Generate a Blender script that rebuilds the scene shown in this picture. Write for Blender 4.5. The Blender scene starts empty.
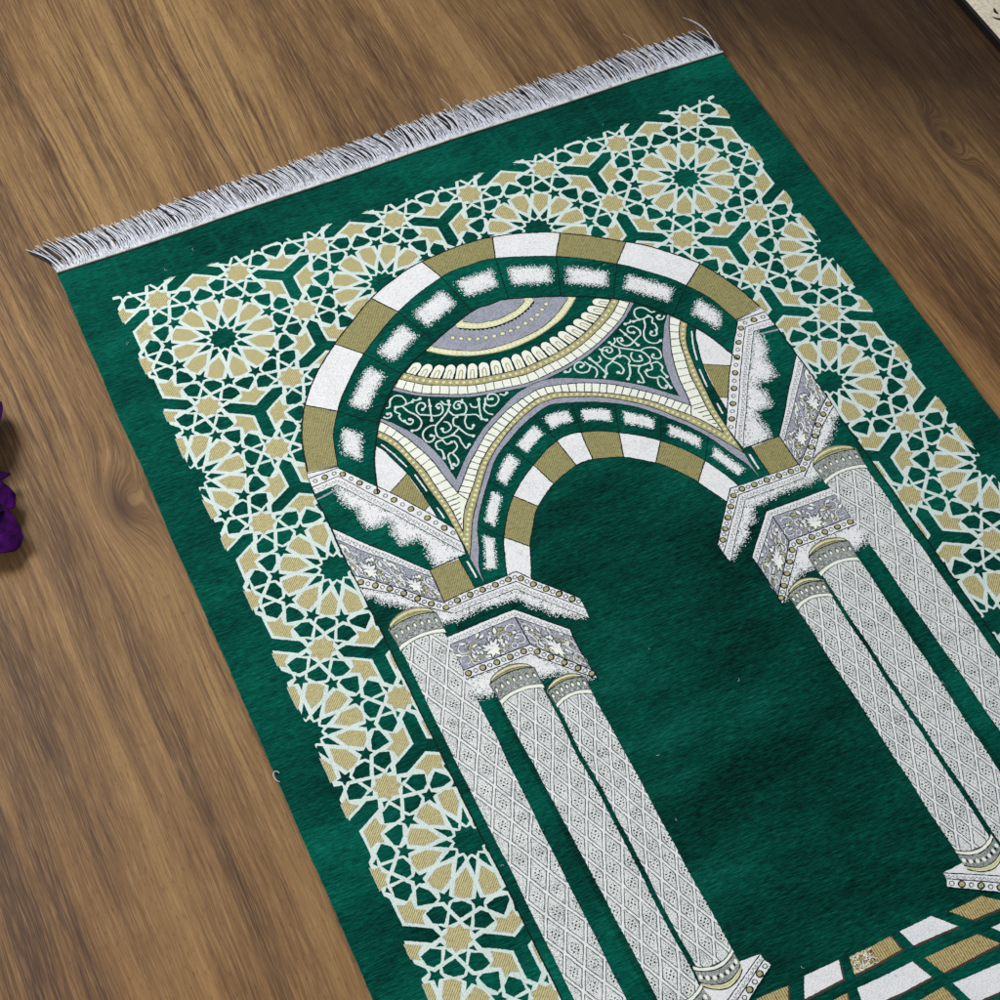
import bpy, math, random
from mathutils import Vector, Matrix, noise

# ------------------------------------------------------------------ camera
S = bpy.context.scene
cam_d = bpy.data.cameras.new("camera")
cam = bpy.data.objects.new("camera", cam_d)
S.collection.objects.link(cam)
cam_d.sensor_width = 36.0
cam_d.lens = 36.0 * 2060 / 1000
cam_d.clip_start = 0.01
cam_d.clip_end = 50
_r = ((0.9116879859984066, 0.3436932023210286, -0.22516660246245468),
      (-0.4104215971793318, 0.7357773807423416, -0.5386889255931531),
      (-0.019471228901508097, 0.5835294582677516, 0.811858511428444))
m4 = Matrix(_r).to_4x4()
m4.translation = Vector((-0.4569295772829735, -1.1643177628320647, 1.3640826460181246))
cam.matrix_world = m4
S.camera = cam

# ------------------------------------------------------------------ light
W = bpy.data.worlds.new("World")
S.world = W
W.use_nodes = True
bg = W.node_tree.nodes["Background"]
bg.inputs[0].default_value = (0.88, 0.93, 1.0, 1)
bg.inputs[1].default_value = 0.33

def area(name, loc, target, size, power, col, size_y=None):
    d = bpy.data.lights.new(name, 'AREA')
    d.energy = power
    d.color = col
    d.size = size
    if size_y:
        d.shape = 'RECTANGLE'
        d.size_y = size_y
    o = bpy.data.objects.new(name, d)
    S.collection.objects.link(o)
    o.location = loc
    o.rotation_euler = (Vector(target) - Vector(loc)).to_track_quat('-Z', 'Y').to_euler()
    return o

area("softbox_key", (-1.0, 0.85, 1.6), (-0.2, 0.0, 0), 0.8, 42, (1.0, 0.97, 0.93), 0.9)
area("softbox_fill", (-0.9, -1.5, 1.5), (-0.1, -0.4, 0), 0.8, 10, (1.0, 0.97, 0.94))

vs = S.view_settings
vs.view_transform = 'Standard'
vs.look = 'None'
vs.exposure = 0.0
vs.gamma = 1.0

rnd = random.Random(7)

# ------------------------------------------------------------------ node helpers
def srgb(r, g, b):
    def f(c):
        c /= 255.0
        return c / 12.92 if c <= 0.04045 else ((c + 0.055) / 1.055) ** 2.4
    return (f(r), f(g), f(b), 1)

class NT:
    def __init__(self, name):
        self.m = bpy.data.materials.new(name)
        self.m.use_nodes = True
        self.t = self.m.node_tree
        self.bsdf = self.t.nodes["Principled BSDF"]
        self.tc = self.t.nodes.new("ShaderNodeTexCoord")
    def n(self, kind, **kw):
        nd = self.t.nodes.new(kind)
        for k, v in kw.items():
            setattr(nd, k, v)
        return nd
    def l(self, a, b):
        self.t.links.new(a, b)
    def mapping(self, scale, rot=(0, 0, 0), src=None):
        mp = self.n("ShaderNodeMapping")
        mp.inputs['Scale'].default_value = scale
        mp.inputs['Rotation'].default_value = rot
        self.l(src or self.tc.outputs['Object'], mp.inputs['Vector'])
        return mp.outputs[0]
    def noise(self, vec, scale=1.0, detail=3, rough=0.5, dist=0.0):
        nz = self.n("ShaderNodeTexNoise")
        nz.inputs['Scale'].default_value = scale
        nz.inputs['Detail'].default_value = detail
        nz.inputs['Roughness'].default_value = rough
        nz.inputs['Distortion'].default_value = dist
        self.l(vec, nz.inputs['Vector'])
        return nz.outputs['Fac']
    def ramp(self, fac, stops):
        r = self.n("ShaderNodeValToRGB")
        el = r.color_ramp.elements
        while len(el) < len(stops):
            el.new(0.5)
        for e, (p, c) in zip(el, stops):
            e.position = p
            e.color = c if len(c) == 4 else (*c, 1)
        self.l(fac, r.inputs[0])
        return r.outputs[0]
    def math(self, op, a, b=None, c=None, clamp=False):
        nd = self.n("ShaderNodeMath", operation=op)
        nd.use_clamp = clamp
        for i, v in enumerate((a, b, c)):
            if v is None:
                continue
            if isinstance(v, (int, float)):
                nd.inputs[i].default_value = v
            else:
                self.l(v, nd.inputs[i])
        return nd.outputs[0]
    def mix(self, fac, a, b, mode='MIX'):
        nd = self.n("ShaderNodeMix", data_type='RGBA', blend_type=mode)
        for i, v in ((0, fac), (6, a), (7, b)):
            if isinstance(v, (int, float)):
                nd.inputs[i].default_value = v
            elif isinstance(v, tuple):
                nd.inputs[i].default_value = v
            else:
                self.l(v, nd.inputs[i])
        return nd.outputs[2]
    def bump(self, h, strength=0.3, dist=0.001):
        b = self.n("ShaderNodeBump")
        b.inputs['Strength'].default_value = strength
        b.inputs['Distance'].default_value = dist
        self.l(h, b.inputs['Height'])
        self.l(b.outputs[0], self.bsdf.inputs['Normal'])
    def grey(self, v):
        return (v, v, v, 1)

def undulation(t):
    """slow waves of the cloth, shared by every yarn so that the rug bends as one"""
    return t.noise(t.mapping((1, 1, 1)), 7.0, 2, 0.5)

# ------------------------------------------------------------------ yarn materials
def mat_pile(name="green_chenille_pile", k=1.0, contrast=1.0):
    t = NT(name)
    big = t.noise(t.mapping((6, 13, 1)), 1.0, 4, 0.6)
    streak = t.noise(t.mapping((50, 560, 1), (0, 0, 0.04)), 1.0, 5, 0.75)
    streak2 = t.noise(t.mapping((170, 1200, 1), (0, 0, -0.06)), 1.0, 2, 0.6)
    speck = t.noise(t.mapping((1, 1, 1)), 1100, 1, 0.5)
    v = t.math('MULTIPLY', t.math('SUBTRACT', big, 0.5), 0.75 * contrast)
    v = t.math('ADD', v, t.math('MULTIPLY', t.math('SUBTRACT', streak, 0.5), 0.85 * contrast))
    v = t.math('ADD', v, t.math('MULTIPLY', t.math('SUBTRACT', streak2, 0.5), 0.75 * contrast))
    v = t.math('ADD', v, t.math('MULTIPLY', t.math('SUBTRACT', speck, 0.5), 0.35))
    v = t.math('ADD', v, 0.5)
    col = t.ramp(v, [(0.18, (0.0003, 0.014 * k, 0.012 * k, 1)), (0.45, (0.0004, 0.062 * k, 0.044 * k, 1)), (0.68, (0.0008, 0.125 * k, 0.086 * k, 1)), (0.95, (0.006, 0.23 * k, 0.16 * k, 1))])
    t.l(col, t.bsdf.inputs['Base Color'])
    t.bsdf.inputs['Roughness'].default_value = 0.9
    t.bsdf.inputs['Specular IOR Level'].default_value = 0.05
    t.bsdf.inputs['Sheen Weight'].default_value = 0.2
    t.bsdf.inputs['Sheen Roughness'].default_value = 0.35
    t.bsdf.inputs['Sheen Tint'].default_value = (0.02, 0.75, 0.55, 1)
    h = t.math('ADD', t.math('MULTIPLY', streak, 0.6), t.math('MULTIPLY', streak2, 0.6))
    h = t.math('ADD', h, t.math('MULTIPLY', undulation(t), 6.0))
    t.bump(h, 0.5, 0.0010)
    return t.m

def mat_gold(name="gold_yarn", a=(206, 197, 146), b=(162, 152, 102), ang=0.75, per=200, dark=(104, 104, 82)):
    t = NT(name)
    wv = t.n("ShaderNodeTexWave", wave_type='BANDS', bands_direction='X')
    wv.inputs['Scale'].default_value = per
    wv.inputs['Distortion'].default_value = 1.6
    wv.inputs['Detail'].default_value = 2
    wv.inputs['Detail Scale'].default_value = 1.5
    t.l(t.mapping((1, 1, 1), (0, 0, ang)), wv.inputs['Vector'])
    speck = t.noise(t.mapping((1, 1, 1)), 520, 3, 0.8)
    fib = t.noise(t.mapping((180, 900, 1), (0, 0, ang)), 1.0, 3, 0.6)
    big = t.noise(t.mapping((14, 60, 1)), 1.0, 3, 0.6)
    f = t.math('ADD', t.math('MULTIPLY', wv.outputs['Fac'], 0.26), t.math('MULTIPLY', speck, 0.50))
    f = t.math('ADD', f, t.math('MULTIPLY', fib, 0.34))
    col = t.ramp(f, [(0.36, srgb(*dark)), (0.50, srgb(*b)), (0.66, srgb(*a))])
    col = t.mix(t.math('MULTIPLY', big, 0.3), col, srgb(*b))
    t.l(col, t.bsdf.inputs['Base Color'])
    t.bsdf.inputs['Roughness'].default_value = 0.55
    t.bsdf.inputs['Specular IOR Level'].default_value = 0.35
    h = t.math('ADD', t.math('MULTIPLY', f, 1.5), t.math('MULTIPLY', undulation(t), 3.0))
    t.bump(h, 0.5, 0.0008)
    return t.m

def mat_yarn(name, light, dark, thr=(0.30, 0.55), scale=900, rough=0.7, spec=0.25):
    t = NT(name)
    speck = t.noise(t.mapping((1, 1.3, 1)), scale, 2, 0.6)
    big = t.noise(t.mapping((1, 1, 1)), 60, 2, 0.5)
    f = t.math('ADD', t.math('MULTIPLY', speck, 0.85), t.math('MULTIPLY', big, 0.15))
    col = t.ramp(f, [(thr[0], srgb(*dark)), (thr[1], srgb(*light))])
    t.l(col, t.bsdf.inputs['Base Color'])
    t.bsdf.inputs['Roughness'].default_value = rough
    t.bsdf.inputs['Specular IOR Level'].default_value = spec
    h = t.math('ADD', f, t.math('MULTIPLY', undulation(t), 3.0))
    t.bump(h, 0.4, 0.0007)
    return t.m

MATS = {
    'green': mat_pile(k=0.80, contrast=1.25),
    'field': mat_pile("deep_green_field_pile", 0.54, 1.5),
    'greenlight': mat_pile("pressed_green_pile", 0.95, 0.9),
    'gold': mat_gold(),
    'olive': mat_gold("olive_twill_yarn", (168, 160, 108), (130, 124, 76), 0.25, 230, (56, 68, 40)),
    'tilegold': mat_gold("brass_tile_yarn", (196, 182, 130), (150, 132, 80), 0.0, 170, (84, 68, 34)),
    'white': mat_yarn("white_yarn", (231, 233, 235), (190, 194, 199), (0.32, 0.56)),
    'mint': mat_yarn("mint_white_yarn", (214, 228, 224), (150, 174, 168), (0.30, 0.55)),
    'lav': mat_yarn("lavender_grey_yarn", (164, 167, 181), (108, 113, 128), (0.32, 0.60)),
    'cream': mat_yarn("cream_yarn", (226, 226, 184), (176, 178, 128), (0.3, 0.55)),
    'ivory': mat_yarn("ivory_yarn", (234, 238, 226), (206, 214, 202), (0.3, 0.5)),
    'khaki': mat_yarn("khaki_yarn", (182, 176, 132), (122, 118, 80), (0.3, 0.6)),
    'dark': mat_yarn("black_green_outline_yarn", (14, 34, 32), (5, 14, 14), (0.3, 0.6), 700, 0.8, 0.1),
    'shade': mat_yarn("grey_outline_yarn", (78, 92, 88), (44, 56, 54), (0.3, 0.6)),
    'speck': mat_yarn("speckled_grey_white_yarn", (226, 231, 230), (52, 70, 68), (0.385, 0.51), 1100),
    'capgrey': mat_yarn("mottled_grey_yarn", (172, 178, 176), (72, 82, 80), (0.38, 0.6), 900),
    'rim': mat_yarn("silver_grey_rim_yarn", (186, 190, 186), (122, 128, 118), (0.3, 0.6)),
    'brown': mat_yarn("dark_brown_yarn", (74, 62, 50), (36, 34, 30), (0.3, 0.6)),
}
MORDER = list(MATS)

# ------------------------------------------------------------------ painter: flat woven shapes, mm, x right, y down
STEP = 0.00004
def weave(x, y):
    f = noise.noise_vector(Vector((x * 0.75, y * 0.95, 0.3)))
    g = noise.noise_vector(Vector((x * 0.035, y * 0.035, 7.7)))
    return (x + 0.42 * f.x + 0.9 * g.x, y + 0.42 * f.y + 0.9 * g.y)
class Motif:
    def __init__(self):
        self.v = []; self.f = []; self.mi = []
    def raw(self, pts, mat, z):
        # every outline follows the uneven yarns: long edges are broken into stitch-long
        # pieces and each point is pulled by the weave's own irregularity at that place
        q = []
        n = len(pts)
        for i in range(n):
            x1, y1 = pts[i][0], pts[i][1]; x2, y2 = pts[(i + 1) % n][0], pts[(i + 1) % n][1]
            k = max(1, min(400, int(math.hypot(x2 - x1, y2 - y1) / 1.15)))
            for j in range(k):
                t = j / k
                q.append((x1 + (x2 - x1) * t, y1 + (y2 - y1) * t))
        pts = [weave(x, y) for x, y in q]
        a = 0
        n = len(pts)
        for i in range(n):
            x1, y1 = pts[i]; x2, y2 = pts[(i + 1) % n]
            a += x1 * y2 - x2 * y1
        if abs(a) < 1e-3:
            return
        if a > 0:                       # y down -> flip so that normals look up
            pts = pts[::-1]
        b = len(self.v)
        self.v += [(x / 1000, -y / 1000, z) for x, y in pts]
        self.f.append(tuple(range(b, b + len(pts))))
        self.mi.append(MORDER.index(mat))
    def poly(self, pts, mat, lv, sym=False):
        pts = [tuple(p) for p in pts]
        self.raw(pts, mat, lv * STEP)
        if sym:
            self.raw([(-x, y) for x, y in pts], mat, lv * STEP)
    def line(self, pts, w, mat, lv, sym=False, closed=False):
        pts = [Vector(p) for p in pts]
        n = len(pts)
        L = []; R = []
        for i, p in enumerate(pts):
            if closed:
                a = pts[i - 1]; c = pts[(i + 1) % n]
            else:
                a = pts[max(i - 1, 0)]; c = pts[min(i + 1, n - 1)]
            d1 = (p - a); d2 = (c - p)
            if d1.length < 1e-6: d1 = d2
            if d2.length < 1e-6: d2 = d1
            d1 = d1.normalized(); d2 = d2.normalized()
            t = (d1 + d2)
            t = t.normalized() if t.length > 1e-3 else d1
            nn = Vector((-t.y, t.x))
            cs = max(0.5, nn.dot(Vector((-d1.y, d1.x))))
            hw = w / 2 / cs
            L.append(p + nn * hw); R.append(p - nn * hw)
        rng = range(n) if closed else range(n - 1)
        for i in rng:
            j = (i + 1) % n
            self.poly([L[i], L[j], R[j], R[i]], mat, lv, sym)
    def disc(self, c, r, mat, lv, sym=False, k=10, ry=None):
        ry = ry or r
        self.poly([(c[0] + r * math.cos(2 * math.pi * i / k), c[1] + ry * math.sin(2 * math.pi * i / k)) for i in range(k)], mat, lv, sym)
    def build_sides(self, name, parent, labels=None):
        out = []
        for i, s in enumerate((-1, 1)):
            m = Motif()
            for f, k in zip(self.f, self.mi):
                c = sum(self.v[j][0] for j in f)
                if c * s > 0:
                    b = len(m.v)
                    m.v += [self.v[j] for j in f]
                    m.f.append(tuple(range(b, b + len(f)))); m.mi.append(k)
            out.append(m.build(name, parent))
        return out
    def build(self, name, parent, label=None):
        me = bpy.data.meshes.new(name)
        me.from_pydata(self.v, [], self.f)
        used = sorted(set(self.mi))
        for u in used:
            me.materials.append(MATS[MORDER[u]])
        idx = {u: i for i, u in enumerate(used)}
        me.polygons.foreach_set("material_index", [idx[u] for u in self.mi])
        me.update()
        o = bpy.data.objects.new(name, me)
        S.collection.objects.link(o)
        o.parent = parent
        if label:
            o["label"] = label
        return o

def catmull(P, k=8):
    P = [Vector(p) for p in P]
    P = [2 * P[0] - P[1]] + P + [2 * P[-1] - P[-2]]
    out = []
    for i in range(1, len(P) - 2):
        a, b, c, d = P[i - 1:i + 3]
        for j in range(k):
            t = j / k
            out.append(0.5 * ((2 * b) + (c - a) * t + (2 * a - 5 * b + 4 * c - d) * t * t + (3 * b - a - 3 * c + d) * t ** 3))
    out.append(P[-2])
    return [tuple(p) for p in out]

def symcurve(right, k=8):
    """right half (x>=0 first at the axis) -> whole curve from left to right"""
    left = [(-x, y) for x, y in right if x > 0.01][::-1]
    return catmull(left + list(right), k)

def resample(P, n):
    P = [Vector(p) for p in P]
    L = [0]
    for a, b in zip(P, P[1:]):
        L.append(L[-1] + (b - a).length)
    out = []
    j = 0
    for i in range(n):
        s = L[-1] * i / (n - 1)
        while j < len(L) - 2 and L[j + 1] < s:
            j += 1
        t = (s - L[j]) / max(1e-9, L[j + 1] - L[j])
        out.append(P[j].lerp(P[j + 1], min(1, t)))
    return out

def at_x(P, x):
    """point of a left-to-right curve at abscissa x"""
    for a, b in zip(P, P[1:]):
        if a[0] <= x <= b[0] and b[0] > a[0]:
            t = (x - a[0]) / (b[0] - a[0])
            return (x, a[1] + t * (b[1] - a[1]))
    return min(P, key=lambda p: abs(p[0] - x))

def sub_x(P, x0, x1):
    return [at_x(P, x0)] + [p for p in P if x0 < p[0] < x1] + [at_x(P, x1)]

def clip_half(poly, fx):
    out = []
    n = len(poly)
    for i in range(n):
        a = poly[i]; b = poly[(i + 1) % n]
        da = fx(a); db = fx(b)
        if da >= 0: out.append(a)
        if (da >= 0) != (db >= 0):
            t = da / (da - db)
            out.append((a[0] + t * (b[0] - a[0]), a[1] + t * (b[1] - a[1])))
    return out

def clip_convex(poly, clip):
    c = [tuple(p) for p in clip]
    a = sum(c[i][0] * c[(i + 1) % len(c)][1] - c[(i + 1) % len(c)][0] * c[i][1] for i in range(len(c)))
    s = 1 if a > 0 else -1
    for i in range(len(c)):
        p = c[i]; q = c[(i + 1) % len(c)]
        poly = clip_half(poly, lambda r: s * ((q[0] - p[0]) * (r[1] - p[1]) - (q[1] - p[1]) * (r[0] - p[0])))
        if len(poly) < 3:
            return []
    return poly

def inside(p, poly):
    x, y = p
    c = False
    n = len(poly)
    j = n - 1
    for i in range(n):
        xi, yi = poly[i][0], poly[i][1]; xj, yj = poly[j][0], poly[j][1]
        if (yi > y) != (yj > y) and x < (xj - xi) * (y - yi) / (yj - yi) + xi:
            c = not c
        j = i
    return c

def dist_poly(p, poly):
    best = 1e9
    n = len(poly)
    px, py = p
    for i in range(n):
        ax, ay = poly[i][0], poly[i][1]; bx, by = poly[(i + 1) % n][0], poly[(i + 1) % n][1]
        dx, dy = bx - ax, by - ay
        t = ((px - ax) * dx + (py - ay) * dy) / max(1e-9, dx * dx + dy * dy)
        t = max(0, min(1, t))
        d = math.hypot(px - ax - t * dx, py - ay - t * dy)
        if d < best: best = d
    return best

def stitches(M, core, reach, mat, lv, within=None, dens=0.85, sx=0.78, sy=0.52, hole=None, fade=1.35):
    """loose stitches that fray out of a solid patch, on the weave's own grid"""
    x0 = min(p[0] for p in core) - reach; x1 = max(p[0] for p in core) + reach
    y0 = min(p[1] for p in core) - reach; y1 = max(p[1] for p in core) + reach
    iy = int(y0 / sy)
    while iy * sy < y1:
        ix = int(x0 / sx)
        while ix * sx < x1:
            c = (ix * sx + 0.5 * sx * (iy % 2), iy * sy)
            ix += 1
            if within and not inside(c, within):
                continue
            if inside(c, core):
                if hole:
                    d = dist_poly(c, core)
                    if rnd.random() < hole * math.exp(-d / (reach * 0.35)):
                        M.raw(rect(c, sx, sy), 'green', (lv + 1) * STEP)
                continue
            d = dist_poly(c, core)
            if d > reach: continue
            if rnd.random() < dens * (1 - d / reach) ** (1.3 * fade):
                M.raw(rect(c, sx, sy), mat, lv * STEP)
        iy += 1

def offset_poly(P, d):
    """push every edge of a polygon outwards by d"""
    n = len(P)
    a = sum(P[i][0] * P[(i + 1) % n][1] - P[(i + 1) % n][0] * P[i][1] for i in range(n))
    s = 1 if a > 0 else -1
    out = []
    for i in range(n):
        p0 = Vector(P[i - 1]); p = Vector(P[i]); p1 = Vector(P[(i + 1) % n])
        e0 = (p - p0).normalized(); e1 = (p1 - p).normalized()
        n0 = Vector((e0.y, -e0.x)) * s; n1 = Vector((e1.y, -e1.x)) * s
        m = n0 + n1
        if m.length < 0.2:
            out.append(tuple(p + n0 * d)); continue
        m.normalize()
        out.append(tuple(p + m * (d / max(0.55, m.dot(n0)))))
    return out

def rect(c, w, h):
    j = rnd.uniform(0.8, 1.12)
    w *= j * 0.5; h *= 0.48
    return [(c[0] - w, c[1] - h), (c[0] + w, c[1] - h), (c[0] + w, c[1] + h), (c[0] - w, c[1] + h)]

def between(A, B, n):
    return list(zip(resample(A, n), resample(B, n)))

def normal_pairs(A, B, n):
    """n points along A, each with the nearest point of B"""
    A = resample(A, n)
    D = resample(B, 300)
    return [(a, min(D, key=lambda d: (d - a).length_squared)) for a in A]

# ------------------------------------------------------------------ floor
def floor():
    t = NT("walnut_plank")
    obj = t.tc.outputs['Object']
    sep = t.n("ShaderNodeSeparateXYZ"); t.l(obj, sep.inputs[0])
    X, Y = sep.outputs[0], sep.outputs[1]
    def gauss(kx, ky, ax, ay, amp):
        dx = t.math('DIVIDE', t.math('SUBTRACT', X, kx), ax)
        dy = t.math('DIVIDE', t.math('SUBTRACT', Y, ky), ay)
        r2 = t.math('ADD', t.math('MULTIPLY', dx, dx), t.math('MULTIPLY', dy, dy))
        return t.math('MULTIPLY', t.math('POWER', 2.718, t.math('MULTIPLY', r2, -1.0)), amp)
    w1 = t.noise(t.mapping((2.6, 0.9, 1)), 1.0, 2, 0.5)
    w2 = t.noise(t.mapping((14, 4.5, 1)), 1.0, 2, 0.5)
    c = t.math('ADD', X, t.math('MULTIPLY', w1, 0.075))
    c = t.math('ADD', c, t.math('MULTIPLY', w2, 0.012))
    for k in ((-0.362, -0.128, 0.020, 0.045, 0.022), (-0.30, -0.36, 0.03, 0.11, -0.022),
              (0.467, -0.055, 0.012, 0.040, 0.030)):
        c = t.math('ADD', c, gauss(*k))
    comb = t.n("ShaderNodeCombineXYZ")
    t.l(c, comb.inputs[0]); t.l(Y, comb.inputs[1])
    V = comb.outputs[0]
    g1 = t.noise(t.mapping((11, 1.3, 1), src=V), 1.0, 4, 0.6)
    g2 = t.noise(t.mapping((56, 1.7, 1), src=V), 1.0, 4, 0.62)
    g3 = t.noise(t.mapping((430, 7, 1), src=V), 1.0, 4, 0.7)
    g4 = t.noise(t.mapping((900, 30, 1), src=V), 1.0, 2, 0.6)
    f = t.math('ADD', t.math('MULTIPLY', g1, 0.58), t.math('MULTIPLY', g2, 0.21))
    f = t.math('ADD', f, t.math('MULTIPLY', g3, 0.21))
    col = t.ramp(f, [(0.35, srgb(46, 32, 22)), (0.43, srgb(84, 61, 40)), (0.50, srgb(117, 89, 56)), (0.57, srgb(138, 109, 70)), (0.68, srgb(162, 132, 86))])
    # thin dark growth lines
    ln = t.noise(t.mapping((85, 1.1, 1), src=V), 1.0, 2, 0.5)
    lines = t.math('SUBTRACT', 1.0, t.math('MULTIPLY', t.math('ABSOLUTE', t.math('SUBTRACT', ln, 0.5)), 26.0), clamp=True)
    lm = t.ramp(t.noise(t.mapping((6, 2, 1)), 1.0, 2, 0.5), [(0.45, t.grey(0)), (0.62, t.grey(1))])
    col = t.mix(t.math('MULTIPLY', t.math('MULTIPLY', lines, lm), 0.8), col, srgb(66, 46, 36))
    ln2 = t.noise(t.mapping((210, 1.6, 1), src=V), 1.0, 2, 0.5)
    lines2 = t.math('SUBTRACT', 1.0, t.math('MULTIPLY', t.math('ABSOLUTE', t.math('SUBTRACT', ln2, 0.5)), 14.0), clamp=True)
    lm2 = t.ramp(t.noise(t.mapping((9, 1.6, 1), src=V), 1.0, 3, 0.6), [(0.50, t.grey(0)), (0.60, t.grey(1))])
    col = t.mix(t.math('MULTIPLY', t.math('MULTIPLY', lines2, lm2), 0.55), col, srgb(58, 40, 30))
    # pores
    pore = t.noise(t.mapping((700, 110, 1), src=V), 1.0, 2, 0.6)
    pm = t.ramp(pore, [(0.60, t.grey(0)), (0.66, t.grey(1))])
    col = t.mix(t.math('MULTIPLY', pm, 0.45), col, srgb(70, 50, 38))
    col = t.mix(t.math('MULTIPLY', t.math('SUBTRACT', g4, 0.48), 1.3, clamp=True), col, srgb(186, 154, 114))
    # warmer, redder board towards the near left, darker heartwood plus painted-in light falloff at the far right
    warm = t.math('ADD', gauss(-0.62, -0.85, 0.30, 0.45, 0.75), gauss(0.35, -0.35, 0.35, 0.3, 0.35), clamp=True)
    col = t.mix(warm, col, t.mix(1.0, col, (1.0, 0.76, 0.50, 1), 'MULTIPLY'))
    heart_falloff = t.math('ADD', gauss(0.54, 0.10, 0.13, 0.19, 1.2), gauss(0.40, 0.25, 0.13, 0.14, 0.9), clamp=True)
    heart_falloff = t.math('MULTIPLY', heart_falloff, t.math('ADD', 0.40, g1), clamp=True)
    col = t.mix(heart_falloff, col, t.mix(1.0, col, (0.15, 0.13, 0.12, 1), 'MULTIPLY'))
    for k in ((-0.362, -0.128, 0.010, 0.028, 0.8), (0.467, -0.055, 0.007, 0.03, 0.6)):
        col = t.mix(gauss(*k), col, srgb(62, 42, 34))
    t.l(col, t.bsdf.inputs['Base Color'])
    t.bsdf.inputs['Roughness'].default_value = 0.55
    t.bsdf.inputs['Specular IOR Level'].default_value = 0.2
    t.bump(t.math('ADD', g3, t.math('MULTIPLY', pm, -0.6)), 0.18, 0.0008)
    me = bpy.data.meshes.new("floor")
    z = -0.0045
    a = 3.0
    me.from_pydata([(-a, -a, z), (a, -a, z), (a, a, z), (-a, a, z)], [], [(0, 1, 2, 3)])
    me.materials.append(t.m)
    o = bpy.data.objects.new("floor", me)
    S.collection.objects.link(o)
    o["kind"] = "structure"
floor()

# ------------------------------------------------------------------ the rug
rug = bpy.data.objects.new("prayer_rug", None)
S.collection.objects.link(rug)
rug.location = (0, 0, 0)
rug["label"] = "green prayer rug with woven arch, columns and star lattice border, white fringe"
rug["category"] = "rug"

TOP, BOT, HW = -136.0, 968.0, 334.0

def ground():
    """the pile as a thin slab with softly uneven selvedges"""
    ys = [TOP + (BOT - TOP) * i / 220 for i in range(221)]
    def wob(y, s):
        return HW + 1.6 * noise.noise(Vector((y * 0.014, s, 0))) + 0.5 * noise.noise(Vector((y * 0.12, s, 5)))
    v = []; f = []
    for y in ys:
        l = -wob(y, 1.0); r = wob(y, 9.0)
        ex = 0.0
        for x, z in ((l, -4.4), (l, -1.2), (l + 1.0, 0.0), (r - 1.0, 0.0), (r, -1.2), (r, -4.4)):
            v.append((x / 1000, -(y) / 1000, z / 1000))
    for i in range(220):
        for j in range(5):
            a = i * 6 + j
            f.append((a, a + 6, a + 7, a + 1))
    f.append((0, 1, 2, 3, 4, 5)); f.append(tuple(220 * 6 + k for k in (5, 4, 3, 2, 1, 0)))
    me = bpy.data.meshes.new("pile_ground")
    me.from_pydata(v, [], f)
    me.materials.append(MATS['green'])
    me.update()
    o = bpy.data.objects.new("pile_ground", me)
    S.collection.objects.link(o)
    o.parent = rug
ground()

# --- arch curves (mm), right halves, mirrored ------------------------------------
O_ = symcurve([(0, -11.5), (34.5, -8.3), (64, 0.2), (91.3, 12.6), (140.5, 47.7), (168, 74), (187.5, 99.8), (203, 133), (211.7, 166.8)])
R_ = symcurve([(0, 14), (26, 16.5), (76.2, 37), (121, 68.5), (150, 97), (165.2, 117), (178, 142), (185.8, 170.2)])
N_ = symcurve([(0, 63.5), (17.6, 64.5), (60.5, 81.5), (100.6, 103.5), (122, 123), (139, 145.5), (155, 174), (167, 212)])
LV_IN = 3
interior = list(O_) + [(214, 190), (214.8, 240), (215, 725), (-215, 725), (-214.8, 240), (-214, 190)]

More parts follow.
